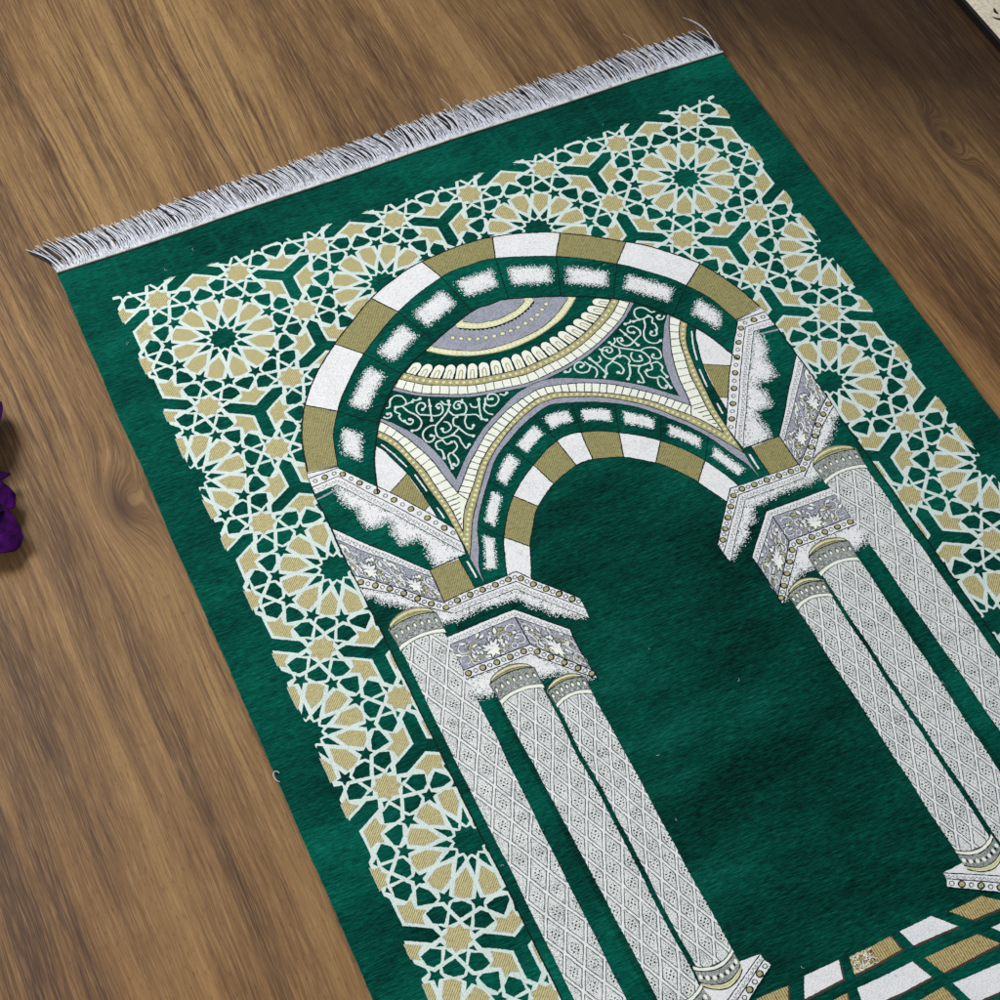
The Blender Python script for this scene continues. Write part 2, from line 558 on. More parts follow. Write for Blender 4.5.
# --- lattice border -----------------------------------------------------------------
CLIP = [(-298, -86), (298, -86), (298, 720), (-298, 720)]
def border():
    M = Motif()
    # white strapwork shows between the cells; it stops short under the arch
    M.poly([(-298, -86), (298, -86), (298, 160), (-298, 160)], 'mint', 1)
    M.poly([(-298, 160), (-205, 160), (-205, 720), (-298, 720)], 'mint', 1, True)
    def pol(r, a): return (r * math.cos(math.radians(a)), r * math.sin(math.radians(a)))
    def mir(P): return [(r, -a) for r, a in P[::-1]]
    cells = []
    petal = [(.146, 0), (.212, 11.2), (.287, 8.1), (.294, 0), (.287, -8.1), (.212, -11.2)]
    kite = [(.175, 15), (.107, 23.6), (.088, 15), (.107, 6.4)]
    star5 = [(.262, 15), (.301, 16.8), (.303, 21.6), (.321, 18.3), (.343, 18.4), (.331, 15), (.343, 11.6), (.321, 11.7), (.303, 8.4), (.301, 13.2)]
    pent = [(.393, 0), (.353, 8.3), (.328, 7.9), (.311, 0), (.328, -7.9), (.353, -8.3)]
    tri = [(.414, 2.2), (.437, 6.4), (.388, 7.2)]
    tri2 = [(.460, 7.8), (.474, 9.6), (.458, 11.9)]
    hexa = [(.377, 10.3), (.361, 15.2), (.379, 19.9), (.424, 22.2), (.451, 15.8), (.438, 9.6)]
    hexY = [(.410, 30), (.359, 21.9), (.338, 21.3), (.323, 30), (.338, 38.7), (.359, 38.1)]
    crown = [(.513, 30), (.477, 20.2), (.449, 24.0), (.412, 23.9), (.438, 30), (.412, 36.1), (.449, 36.0), (.477, 39.8)]
    cstar = []
    for k in range(12):
        cstar += [(.083, 30 * k), (.066, 30 * k + 15)]
    for k in range(6):
        a0 = 60 * k
        for P, m in ((petal, 'gold'), ([(r, a + 30) for r, a in petal], 'gold'), (pent, 'green'), (hexY, 'green'), (crown, 'gold')):
            cells.append(([pol(r, a + a0) for r, a in P], m))
        for P, m in ((kite, 'green'), (star5, 'green'), (tri, 'green'), (tri2, 'green'), (hexa, 'green')):
            cells.append(([pol(r, a + a0) for r, a in P], m))
            cells.append(([pol(r, a + a0) for r, a in mir(P)], m))
    cells.append(([pol(r, a) for r, a in cstar], 'green'))
    for k in range(3):                               # eight-pointed stars on the edge midpoints
        P = []
        for i in range(16):
            r = .070 if i % 2 == 0 else .053
            x, y = r * math.cos(math.pi * i / 8), r * math.sin(math.pi * i / 8)
            P.append((.5 + x, y))
        c, s = math.cos(math.radians(60 * k)), math.sin(math.radians(60 * k))
        cells.append(([(x * c - y * s, x * s + y * c) for x, y in P], 'gold'))
    for base in (30, 90):                            # three-armed green fields
        cx, cy = pol(.57735, base)
        P = []
        for k in range(3):
            d = base - 180 + 60 + 120 * k            # towards an edge midpoint
            ux, uy = math.cos(math.radians(d)), math.sin(math.radians(d))
            nx, ny = -uy, ux
            w = .0325
            for al, ac in ((.0188, -w), (.168, -w), (.203, 0), (.168, w)):
                P.append((cx + ux * al + nx * ac, cy + uy * al + ny * ac))
        cells.append((P, 'green'))
    iclip = interior
    for row in range(-2, 8):
        for col in range(-2, 6):
            ox = -225 + 150 * col - (75 if row % 2 else 0)
            oy = 132.2 * row
            for P, m in cells:
                Q = [(ox + 150 * x, oy + 152.65 * y) for x, y in P]
                Q = offset_poly(Q, 0.45 if m == 'gold' else 0.50)
                xs = [q[0] for q in Q]; ys = [q[1] for q in Q]
                if max(xs) < -298 or min(xs) > 298 or max(ys) < -86 or min(ys) > 720:
                    continue
                if min(xs) < -298 or max(xs) > 298 or min(ys) < -86 or max(ys) > 720:
                    if len(Q) > 6 and m == 'green' or True:
                        # concave cells: clip against the single side they cross
                        if min(xs) < -298: Q = clip_half(Q, lambda p: p[0] + 299.3)
                        if max(xs) > 298: Q = clip_half(Q, lambda p: 299.3 - p[0])
                        if Q and min(ys) < -86: Q = clip_half(Q, lambda p: p[1] + 87.2)
                        if Q and max(ys) > 720: Q = clip_half(Q, lambda p: 720 - p[1])
                    if len(Q) < 3: continue
                if all(inside(q, iclip) for q in Q): continue
                if all(abs(q[0]) < 205 and q[1] > 160 for q in Q): continue
                if m == 'gold':
                    M.poly(Q, 'rim', 2)
                    P2 = offset_poly(Q, -0.42)
                    M.poly([(x + .18, y - .12) for x, y in P2], m, 2.4)
                else:
                    M.poly(Q, m, 2)
    # tonal band brushed into the pile below the hem
    for x in (-284, -238, -193, -146, -100, -52, -8, 38, 84, 92, 138, 144, 186, 232, 276):
        w = 2.2 + 1.2 * noise.noise(Vector((x * .3, 1, 0)))
        M.poly([(x - w, -131), (x + w, -131), (x + w + 1, -96), (x - w + 1, -96)], 'greenlight', 1)
    for k in range(34):
        x = -320 + 19.5 * k + rnd.uniform(-5, 5); y = -112 + rnd.uniform(-12, 12)
        if any(abs(x - q) < 12 for q in (-284, -238, -193, -146, -100, -52, -8, 38, 84, 92, 138, 144, 186, 232, 276)): continue
        M.disc((x, y), rnd.uniform(5, 8), 'greenlight', 1, k=9, ry=rnd.uniform(3, 6))
    M.build("lattice_border", rug)
border()

# --- interior ground, arch ring -------------------------------------------------------
def arch():
    M = Motif()
    M.poly(interior, 'green', LV_IN)
    M.poly([(-160, 352), (160, 352), (160, 725), (-160, 725)], 'field', LV_IN + .5)
    M.line([(-212, 167), (-213.6, 190), (-214.6, 240), (-215, 725)], 1.3, 'dark', LV_IN + 1, True)
    M.build("arch_field", rug)

    M = Motif()
    L = 12
    M.poly(list(R_) + list(N_)[::-1], 'green', L)
    ox = [-213, -187.5, -140.5, -91.3, -34.5, 34.5, 91.3, 140.5, 187.5, 213]
    rx = [-187, -165.2, -121, -76.2, -26, 26, 76.2, 121, 165.2, 187]
    nx = [-170, -138, -100.6, -60.5, -17.6, 17.6, 60.5, 100.6, 138, 170]
    for i in range(9):
        o = sub_x(O_, max(ox[i], -211.7), min(ox[i + 1], 211.7)); r = sub_x(R_, max(rx[i], -185.8), min(rx[i + 1], 185.8))
        M.poly(o + r[::-1], 'olive' if i % 2 == 0 else 'white', L)
    for i in range(1, 9):
        a, b, c = at_x(O_, ox[i]), at_x(R_, rx[i]), at_x(N_, nx[i])
        M.line([a, b], 1.1, 'dark', L + 2)
        M.line([b, c], 0.9, 'dark', L + 3)
    M.line(O_, 1.2, 'dark', L + 4)
    M.line(R_, 0.7, 'dark', L + 5)
    M.line(N_, 1.3, 'dark', L + 4)
    # bright woven patches in each green block
    for i in range(9):
        r = sub_x(R_, max(rx[i], -185), min(rx[i + 1], 185)); n = sub_x(N_, max(nx[i], -165), min(nx[i + 1], 165))
        pr = resample(r, 21); pn = resample(n, 21)
        if i in (0, 8):
            ta, tb, u0, u1 = 0.30, 0.66, 0.28, 0.60
        else:
            ta, tb, u0, u1 = 0.20, 0.81, 0.31, 0.62
        if i == 0: ta, tb = 1 - tb, 1 - ta
        def F(t, u):
            k = t * 20
            j = min(19, int(k)); fr = k - j
            a = pr[j].lerp(pr[j + 1], fr); b = pn[j].lerp(pn[j + 1], fr)
            return tuple(a.lerp(b, u))
        core = [F(ta + (tb - ta) * k / 6, u0) for k in range(7)] + [F(tb - (tb - ta) * k / 6, u1) for k in range(7)]
        M.poly(core, 'white', L + 1)
        stitches(M, core, 6.2, 'white', L + 1.4, dens=0.95, hole=0.12)
    # short glint below the two lowest blocks
    M.line([(-176, 205), (-170, 214)], 1.2, 'mint', L + 6, True)
    M.build("outer_arch", rug)
arch()

# --- dome seen through the arch --------------------------------------------------------
dm = {
    'd1u': [(0, 82), (10, 80.5), (20, 78), (29.5, 72)],
    'd1l': [(0, 88), (13, 86.6), (26, 82), (36.5, 75.5)],
    'bead': [(0, 98.8), (8.5, 98.5), (16, 97.2), (23.7, 95.3), (31.5, 92.5), (38, 88.7), (44.8, 84.2)],
    'd2u': [(0, 111), (11, 110.4), (22, 108.8), (34, 105.6), (49.6, 97.6), (65, 86)],
    'd2l': [(0, 117), (12, 116), (24, 113.6), (41, 108.5), (55, 101.2), (71, 88.5)],
    'tt': [(0, 123.8), (18.5, 122.8), (28, 121), (39.6, 118), (50.7, 114), (61, 109.8), (70, 106), (78, 101), (86, 96)],
    'tb': [(0, 141), (18, 139.6), (32, 137), (52, 131.6), (71, 122.8), (87, 112.4), (98, 103)],
    'gl': [(0, 148.2), (18, 146.6), (35, 143.8), (55, 138), (74, 129.4), (89, 120.6), (105, 107)],
    'bl': [(0, 157.5), (22, 155.4), (37, 152.3), (60, 146), (81, 136.2), (97.3, 126.4), (112, 113.5)],
    'gr': [(0, 161.5), (20, 159.5), (40.6, 155.4), (60.4, 149.4), (79.6, 140.4), (97.2, 130.6), (115, 116)],
}
C = {k: symcurve(v) for k, v in dm.items()}
def lens(c):
    a = c[0]; b = c[-1]
    top = sub_x(N_, max(a[0], -160), min(b[0], 160))
    top = [(x, y - 5) for x, y in top]
    return list(c) + top[::-1]
def beads_on(M, c, step, r, mat, lv, start=0.5):
    P = [Vector(p) for p in c]
    tot = sum((b - a).length for a, b in zip(P, P[1:]))
    n = int(tot / step)
    Q = resample(P, n * 2 + 1)
    for i in range(n):
        M.disc(Q[2 * i + 1], r, mat, lv, k=6)
def mid(A, B, t=0.5, n=60):
    return [a.lerp(b, t) for a, b in between(A, B, n)]
def dome():
    M = Motif()
    M.poly(lens(C['gr']), 'lav', 4.0)
    M.line(C['gr'], 0.7, 'dark', 4.5)
    M.poly(lens(C['bl']), 'ivory', 5.0)
    for a, b in normal_pairs(C['gl'], C['bl'], 32):
        M.line([a, b], 0.7, 'shade', 5.4)
    M.line(C['bl'], 0.8, 'dark', 5.7)
    M.poly(lens(C['gl']), 'khaki', 6.0)
    beads_on(M, mid(C['tb'], C['gl']), 5.6, 1.5, 'cream', 6.4)
    M.line(C['gl'], 0.8, 'dark', 6.7)
    M.poly(lens(C['tb']), 'green', 7.0)
    M.line(C['tb'], 0.8, 'dark', 8.4)
    n = 20
    tb = resample(C['tb'], 2 * n + 1); tt = resample(C['tt'], 2 * n + 1)
    for i in range(n):
        b = tb[2 * i + 1]; t_ = tt[2 * i + 1]
        l = tb[2 * i]; r = tb[2 * i + 2]
        ax = (t_ - b); hgt = ax.length; ax = ax.normalized(); sd = Vector((ax.y, -ax.x))
        hw = 0.5 * (r - l).length * 0.94
        def tooth(s, hs):
            P = [b - sd * hw * s, b - sd * hw * s + ax * hgt * 0.68 * hs]
            for k in range(1, 8):
                an = math.pi * (1 - k / 8)
                P.append(b + ax * hgt * (0.68 + 0.32 * math.sin(an)) * hs + sd * hw * s * math.cos(an))
            P += [b + sd * hw * s + ax * hgt * 0.68 * hs, b + sd * hw * s]
            return P
        M.poly(tooth(1.0, 1.03), 'dark', 7.3)
        M.poly(tooth(0.84, 0.98), 'ivory', 7.6)
        M.poly(tooth(0.40, 0.62), 'khaki', 7.9)
        M.poly(tooth(0.20, 0.56), 'ivory', 8.15)
    M.poly(lens(C['d2l']), 'cream', 9.0)
    beads_on(M, mid(C['d2u'], C['d2l']), 4.0, 1.1, 'ivory', 9.3)
    M.line(C['d2l'], 0.9, 'khaki', 9.5)
    M.poly(lens(C['d2u']), 'lav', 9.8)
    M.line(C['d2u'], 0.6, 'dark', 10.0)
    for i, p in enumerate(resample(C['bead'], 14)):
        M.disc(p, 2.5, 'shade', 10.2, k=9); M.disc(p, 1.9, 'cream', 10.4, k=8)
    # serrated dark edge, cream cord, grey cap
    sr = resample([(x, y + 0.8) for x, y in C['d1l']], 41)
    P = [(p.x, p.y + (2.0 if i % 2 else 0.0)) for i, p in enumerate(sr)]
    M.poly(P + [(x, y - 2) for x, y in list(C['d1l'])[::-1]], 'dark', 10.6)
    M.poly(lens(C['d1l']), 'cream', 10.9)
    beads_on(M, mid(C['d1u'], C['d1l']), 3.6, 1.1, 'ivory', 11.2)
    M.poly(lens(C['d1u']), 'lav', 11.4)
    M.line(C['d1u'], 0.6, 'dark', 11.6)
    M.build("dome", rug)
dome()

# --- scrollwork -----------------------------------------------------------------------
SCROLL = [[(-126.8, 132.3), (-123.3, 131.8), (-120.8, 125.9), (-115.6, 122.6), (-110.9, 124.5), (-108.8, 130.1), (-110.1, 134.5), (-113.9, 135.5), (-119.0, 134.6)],
    [(-132.1, 139.8), (-129.4, 142.5), (-125.9, 142.0), (-125.1, 138.8), (-127.6, 138.3)],
    [(-119.0, 134.6), (-121.2, 138.5), (-118.5, 142.6), (-120.2, 145.4), (-119.4, 150.0), (-117.8, 151.4)],
    [(-113.9, 135.5), (-111.1, 143.3), (-106.8, 148.8), (-104.7, 155.4), (-106.5, 160.9), (-111.2, 164.3), (-116.2, 163.4)],
    [(-117.8, 151.4), (-115.8, 155.9), (-112.6, 156.0), (-110.9, 153.2), (-112.9, 151.6)],
    [(-111.1, 135.4), (-107.6, 134.9), (-104.2, 134.8)],
    [(-103.1, 132.1), (-100.8, 134.5), (-96.8, 134.3)],
    [(-103.2, 150.5), (-104.4, 145.7), (-102.1, 140.3), (-98.1, 138.7), (-95.4, 141.4), (-96.2, 144.5), (-99.1, 146.0)],
    [(-103.2, 150.5), (-98.6, 152.7), (-90.6, 157.1), (-85.4, 155.3), (-82.9, 149.4), (-84.1, 145.9), (-87.5, 147.2), (-86.4, 149.9)],
    [(-89.9, 137.5), (-91.0, 141.3), (-92.0, 145.1)],
    [(-92.0, 145.1), (-93.6, 150.0), (-96.7, 159.9)],
    [(-95.5, 166.1), (-87.9, 161.2), (-81.7, 157.0), (-77.4, 152.0), (-75.8, 147.0)],
    [(-81.7, 144.2), (-80.3, 148.5), (-76.8, 150.8)],
    [(-79.9, 156.5), (-78.4, 162.1), (-73.9, 164.2), (-68.5, 164.6), (-65.0, 159.2), (-65.4, 152.5), (-70.0, 150.4), (-74.1, 153.5), (-73.6, 157.3), (-69.9, 157.6), (-69.5, 154.2)],
    [(-64.2, 149.6), (-66.1, 152.7)],
    [(-73.9, 164.2), (-66.6, 167.7), (-61.1, 170.2), (-58.3, 176.5), (-55.2, 179.3)],
    [(-60.7, 156.9), (-60.4, 161.3), (-56.8, 163.0), (-54.4, 161.3), (-52.7, 156.4)],
    [(-54.4, 161.3), (-56.6, 168.8), (-58.3, 176.5)],
    [(-95.5, 166.1), (-100.6, 165.1), (-107.1, 167.6), (-110.5, 173.0), (-109.1, 179.9), (-104.3, 180.1), (-101.6, 176.5), (-103.7, 174.8)],
    [(-95.5, 166.1), (-98.0, 170.5), (-99.1, 177.0), (-96.9, 180.8), (-91.2, 181.4), (-86.8, 181.3)],
    [(-86.8, 181.3), (-79.2, 176.5), (-81.9, 172.5), (-80.2, 166.2), (-76.5, 165.1)],
    [(-88.5, 165.1), (-85.4, 168.0), (-85.1, 173.7), (-88.9, 176.2), (-92.6, 175.8), (-92.5, 171.7)],
    [(-68.6, 167.4), (-72.1, 172.8), (-72.8, 179.5), (-69.7, 182.4), (-67.5, 179.9)],
    [(-86.8, 181.3), (-83.3, 185.8), (-83.5, 191.2), (-82.4, 198.7), (-78.6, 196.3)],
    [(-79.2, 176.5), (-76.3, 184.9), (-71.9, 189.7)],
    [(-88.4, 187.5), (-88.6, 194.4), (-94.3, 198.6), (-97.5, 198.5), (-99.9, 202.8), (-100.7, 213.4)],
    [(-94.8, 199.7), (-93.2, 206.0), (-94.0, 210.4), (-97.0, 212.4), (-98.3, 210.4)],
    [(-96.1, 182.6), (-103.0, 183.5), (-104.6, 189.7), (-101.9, 193.7), (-103.1, 201.4)],
    [(-97.4, 181.9), (-95.3, 188.5), (-90.7, 187.8)],
    [(-58.6, 175.4), (-56.4, 167.9), (-52.1, 155.7)],
    [(-47.4, 176.4), (-51.0, 173.3), (-52.4, 167.7), (-49.4, 163.4)],
    [(-46.5, 156.9), (-48.7, 163.0), (-45.1, 167.5), (-39.2, 166.8), (-35.9, 161.9), (-38.0, 156.6), (-43.1, 155.6), (-45.0, 159.8), (-41.5, 160.7)],
    [(-33.4, 158.8), (-30.2, 161.7), (-27.3, 160.2)]]
def scroll():
    M = Motif()
    for i, P in enumerate(SCROLL):
        c = catmull(P, 4)
        M.line(c, 1.45, 'mint', 4.2 + 0.12 * (i % 14), True)
        for e in (P[0], P[-1]):
            pass
        M.disc(P[-1], 1.6, 'mint', 4.2 + 0.12 * (i % 14) + 0.05, True, k=7)
    M.build_sides("scrollwork", rug)
scroll()

# --- side arches and inner arch --------------------------------------------------------
sa = [
    [(-150, 120), (-132.6, 142.6), (-126.5, 150), (-115.5, 168), (-109, 185), (-104.2, 206), (-102.4, 225)],
    [(-152, 124), (-134.6, 145), (-124.5, 165), (-118.3, 182), (-112.5, 203), (-107, 239)],
    [(-160, 130), (-140.6, 152.8), (-132, 168), (-127.5, 186), (-121.8, 210), (-118.5, 247), (-118.6, 275)],
    [(-164, 136), (-144, 159.2), (-135.5, 176), (-130.8, 196), (-127.8, 215), (-124.8, 242), (-123.6, 267), (-123.6, 301), (-123.5, 330)],
    [(-168, 142), (-148.3, 167), (-142.5, 183), (-137, 201), (-134, 220), (-132.4, 245), (-131.8, 270), (-131.8, 330)],
]
ia = [
    [(0, 160.6), (19.2, 164), (38.3, 173.5), (57.7, 184), (79, 200.5), (103, 225)],
    [(0, 168), (16, 171), (29, 175), (40.6, 180), (59.3, 191), (78.4, 207.6), (91, 220), (107.3, 238.5)],
    [(0, 176.8), (8.5, 177.2), (25.5, 183.5), (45, 193.8), (62.5, 205.5), (80, 221), (91, 234), (108, 255), (118.6, 275)],
    [(0, 183), (11, 184), (27.5, 190.2), (44.5, 199), (63, 213.4), (78.5, 228.5), (94, 248.5), (107, 268.3), (117.8, 289), (123.6, 301)],
    [(0, 188), (8, 189.5), (24.6, 195.3), (40, 203), (63, 219), (79, 236.5), (91.6, 252.5), (105.5, 275), (114.6, 298.6), (120.6, 313), (122.8, 330)],
    [(0, 222.6), (9, 223.8), (24.6, 229.5), (39.6, 238.5), (53.5, 248), (67.2, 260.9), (79.6, 276), (90, 292.5), (97.5, 309), (103.6, 327.5), (107, 345)],
    [(0, 253.8), (8, 254.6), (31.5, 263), (52.6, 278.8), (63, 291), (74, 308), (78.5, 318.5), (87, 338.6), (89, 345)],
]
def arcs():
    M = Motif()
    sc = [catmull(s, 6) for s in sa]
    def side(c, extra, mat, lv):
        M.poly(list(c) + extra + [(-176, 335), (-176, 120)], mat, lv, True)
    side(sc[0], [(-102.4, 225), (-105, 240), (-120, 275)], 'lav', 4.1 + 2)
    M.line(sc[0], 0.6, 'dark', 6.2, True)
    side(sc[1], [(-118.6, 275)], 'ivory', 6.4)
    n = 16
    for a, b in normal_pairs(sc[1], sc[2], n):
        if b.y > 250: continue
        M.line([a, b], 1.1, 'capgrey', 6.6, True)
    M.line(sc[1], 0.9, 'dark', 6.8, True)
    side(sc[2], [(-123.6, 301)], 'khaki', 7.0)
    for p, q in between(sc[2][6:], sc[3][6:-8], 26):
        M.disc(p.lerp(q, 0.5), 1.4, 'cream', 7.2, True, k=6)
    M.line(sc[2], 0.9, 'dark', 7.4, True)
    side(sc[3], [], 'green', 7.6)
    M.line(sc[3], 0.8, 'dark', 7.8, True)
    for seg in ([(-145.5, 165.2), (-139.5, 180), (-134.6, 196)], [(-131.8, 206), (-128.8, 226)], [(-128.4, 245), (-127.2, 257)]):
        M.line(catmull(seg, 4), 1.3, 'white', 8.0, True)
    side(sc[4], [], 'white', 8.2)
    M.poly([(-137, 202.3), (-157.3, 214.3), (-160, 240), (-138.7, 243.5), (-132.6, 240)], 'olive', 8.4, True)
    M.line([(-136.6, 202), (-157.3, 214.3)], 0.8, 'dark', 8.6, True)
    M.line([(-132.6, 240), (-139.5, 243.5)], 0.8, 'dark', 8.6, True)
    M.line(sc[4], 1.0, 'dark', 8.8, True)
    M.build_sides("side_arch", rug)

    M = Motif()
    ic = [symcurve(s, 6) for s in ia]
    def fill(c, extra, mat, lv):
        P = [(-x, y) for x, y in extra[::-1]] + list(c) + list(extra)
        M.poly(P, mat, lv)
    B = 9.0
    fill(ic[0], [(105, 240), (104, 345)], 'lav', B)
    M.line(ic[0], 0.6, 'dark', B + .15)
    fill(ic[1], [(118.6, 275), (110, 345)], 'ivory', B + .3)
    for a, b in normal_pairs(ic[2], ic[1], 52):
        if a.y > 252: continue
        M.line([a, b], 0.9, 'shade', B + .45)
    for y in range(6):
        q = 243 + 4.8 * y
        M.line([(107.6 + y * 1.7, q), (118.0 - .1 * y, q + .5 + .2 * y)], 0.9, 'shade', B + .45, True)
    M.line(ic[1], 0.9, 'dark', B + .6)
    fill(ic[2], [(123.6, 301), (121.5, 345)], 'khaki', B + .75)
    for p, q in between(ic[2], ic[3], 70):
        M.disc(p.lerp(q, 0.5), 1.4, 'cream', B + .9, k=6)
    M.line(ic[2], 0.9, 'dark', B + 1.05)
    fill(ic[3], [(123.0, 331), (122, 345)], 'lav', B + 1.2)
    M.line(ic[3], 0.8, 'dark', B + 1.35)
    fill(ic[4], [(122.4, 345)], 'green', B + 1.5)
    M.line(ic[4], 0.8, 'dark', B + 1.65)
    # green blocks with bright patches
    x4 = [-122, -104.8, -79.5, -50, -17.5, 17.5, 50, 79.5, 104.8, 122]
    x5 = [-103.5, -91, -67.1, -39.6, -11, 11, 39.6, 67.1, 91, 103.5]
    x6 = [-87, -76, -52.8, -31.5, -7.7, 7.7, 31.5, 52.8, 76, 87]
    for i in range(9):
        r = sub_x(ic[4], x4[i], x4[i + 1]); n = sub_x(ic[5], x5[i], x5[i + 1])
        pr = resample(r, 21); pn = resample(n, 21)
        def F(t, u):
            k = t * 20; j = min(19, int(k)); fr = k - j
            return tuple(pr[j].lerp(pr[j + 1], fr).lerp(pn[j].lerp(pn[j + 1], fr), u))
        core = [F(.18 + .64 * k / 6, .28) for k in range(7)] + [F(.82 - .64 * k / 6, .60) for k in range(7)]
        M.poly(core, 'white', B + 1.8)
        stitches(M, core, 3.2, 'white', B + 1.9, dens=0.85, hole=0.12)
        if 0 < i:
            M.line([at_x(ic[4], x4[i]), at_x(ic[5], x5[i])], 0.9, 'dark', B + 1.75)
    # voussoirs
    fill(ic[5], [], 'white', B + 2.3)
    for i in range(9):
        a = sub_x(ic[5], x5[i], x5[i + 1]); b = sub_x(ic[6], x6[i], x6[i + 1])
        if i % 2 == 1:
            M.poly(a + b[::-1], 'olive', B + 2.45)
    for i in range(1, 9):
        M.line([at_x(ic[5], x5[i]), at_x(ic[6], x6[i])], 1.0, 'dark', B + 2.6)
    M.line(ic[5], 1.0, 'dark', B + 2.75)
    fill(ic[6], [(89, 353)], 'field', B + 2.9)
    M.line(ic[6], 0.9, 'dark', B + 3.05)
    M.build("inner_arch", rug)
arcs()

# --- mouldings ------------------------------------------------------------------------
def strip_pts(A, n):
    return resample(A, n)
def bead_strip(M, A, B_, lv, sym, n=None, bead='khaki', start=0):
    """white band between polylines A and B_ with alternating large and small beads"""
    M.poly(list(A) + list(B_)[::-1], 'white', lv, sym)
    tot = sum((Vector(b) - Vector(a)).length for a, b in zip(A, A[1:]))
    n = n or max(3, int(tot / 6.4))
    P = resample(A, 2 * n + 1); Q = resample(B_, 2 * n + 1)
    for i in range(n):
        p = P[2 * i + 1].lerp(Q[2 * i + 1], 0.5)
        if (i + start) % 2 == 0:
            M.disc(p, 3.0, 'dark', lv + .3, sym); M.disc((p.x - .15, p.y - .15), 1.95, bead, lv + .45, sym)
        else:
            M.disc(p, 2.1, 'shade', lv + .3, sym); M.disc(p, 1.3, 'white', lv + .45, sym, k=8)
    M.line(A, 0.9, 'dark', lv + .6, sym); M.line(B_, 0.8, 'dark', lv + .6, sym)
def wave_strip(M, A, B_, lv, sym):
    M.poly(list(A) + list(B_)[::-1], 'white', lv, sym)
    tot = sum((Vector(b) - Vector(a)).length for a, b in zip(A, A[1:]))
    n = max(2, int(tot / 5.5))
    P = resample(A, 4 * n + 1); Q = resample(B_, 4 * n + 1)
    for i in range(n):
        k = 4 * i
        pts = [P[k].lerp(Q[k], .35), P[k + 1].lerp(Q[k + 1], .72), P[k + 2].lerp(Q[k + 2], .78), P[k + 3].lerp(Q[k + 3], .60), P[k + 4].lerp(Q[k + 4], .40)]
        M.line(catmull(pts, 3), 0.6, 'capgrey', lv + .3, sym)
        a = P[k + 2].lerp(Q[k + 2], .45)
        M.disc(a, 0.8, 'lav', lv + .35, sym, k=6)
    M.line(B_, 0.7, 'shade', lv + .5, sym)

def leaf(F, c, ang, ln, wd, M, mat, lv, sym, out='dark'):
    def P(s, e):
        pts = []
        for k in range(10):
            t = k / 9
            w = math.sin(math.pi * t ** 0.8) * (wd * s + e)
            pts.append((ln * s * t, w))
        pts += [(x, -w) for x, w in pts[-2:0:-1]]
        ca, sa_ = math.cos(ang), math.sin(ang)
        return [F(c[0] + x * ca - y * sa_, c[1] + x * sa_ + y * ca) for x, y in pts]
    M.poly(P(1.15, .55), out, lv, sym)
    M.poly(P(0.95, 0), mat, lv + .15, sym)

def frieze(M, quad, lv, sym, w, h, mode=0):
    """carved floral band mapped on a quad (tl, tr, br, bl); w,h its size in mm"""
    tl, tr, br, bl = [Vector(q) for q in quad]
    def F(x, y):
        u = min(1, max(0, x / w)); v = min(1, max(0, y / h))
        return tuple(tl.lerp(tr, u).lerp(bl.lerp(br, u), v))
    M.poly([tl, tr, br, bl], 'lav', lv, sym)
    r2 = random.Random(int(w * 10))
    cx, cy = w * 0.5, h * 0.72
    z = lv + .3
    def ring(c, r, mat, wd, a0=0, a1=6.28):
        nonlocal z
        z += .02
        pts = [F(c[0] + r * math.cos(a0 + (a1 - a0) * k / 12), c[1] + r * math.sin(a0 + (a1 - a0) * k / 12)) for k in range(13)]
        M.line(pts, wd + .6, 'shade', z, sym); z += .02
        M.line(pts, wd, mat, z, sym)
    for sgn in (-1, 1):
        ring((cx + sgn * w * .21, h * .55), h * .27, 'khaki', 1.1, 0.3, 5.2)
        ring((cx + sgn * w * .21, h * .52), h * .12, 'white', 1.2)
        ring((cx + sgn * w * .36, h * .34), h * .17, 'white', 0.9, 1.0, 6.0)
        ring((cx + sgn * w * .41, h * .70), h * .15, 'white', 0.9, 3.0, 8.5)
        ring((cx + sgn * w * .30, h * .84), h * .09, 'white', 0.9)
        ring((cx + sgn * w * .10, h * .86), h * .08, 'white', 0.9)
    for k in range(26):
        z += .012
        px = r2.uniform(.04, .96) * w; py = r2.uniform(.12, .88) * h
        leaf(F, (px, py), r2.uniform(0, 6.28), h * r2.uniform(.14, .24), h * .05, M, ('white', 'white', 'ivory', 'khaki')[k % 4], z, sym, 'shade')
    z += .1
    for k, a in enumerate((-2.75, -2.3, -1.85, -1.35, -0.9, -0.45)):
        z += .03
        leaf(F, (cx, cy), a, h * (.36 + .07 * math.sin(k * 2.1)), h * .05, M, 'white', z, sym, 'shade')
    for a in (0.25, 2.9, 1.1, 2.1):
        z += .03
        leaf(F, (cx, cy), a, h * .26, h * .06, M, 'ivory', z, sym, 'shade')
    M.disc(F(cx, cy), 1.6, 'white', z + .05, sym, k=7)
    for k in range(int(w * h / 9)):
        M.disc(F(r2.uniform(0.03, .97) * w, r2.uniform(.05, .95) * h), .5, 'dark' if k % 3 else 'white', z + .1 if k % 2 else lv + .22, sym, k=5)

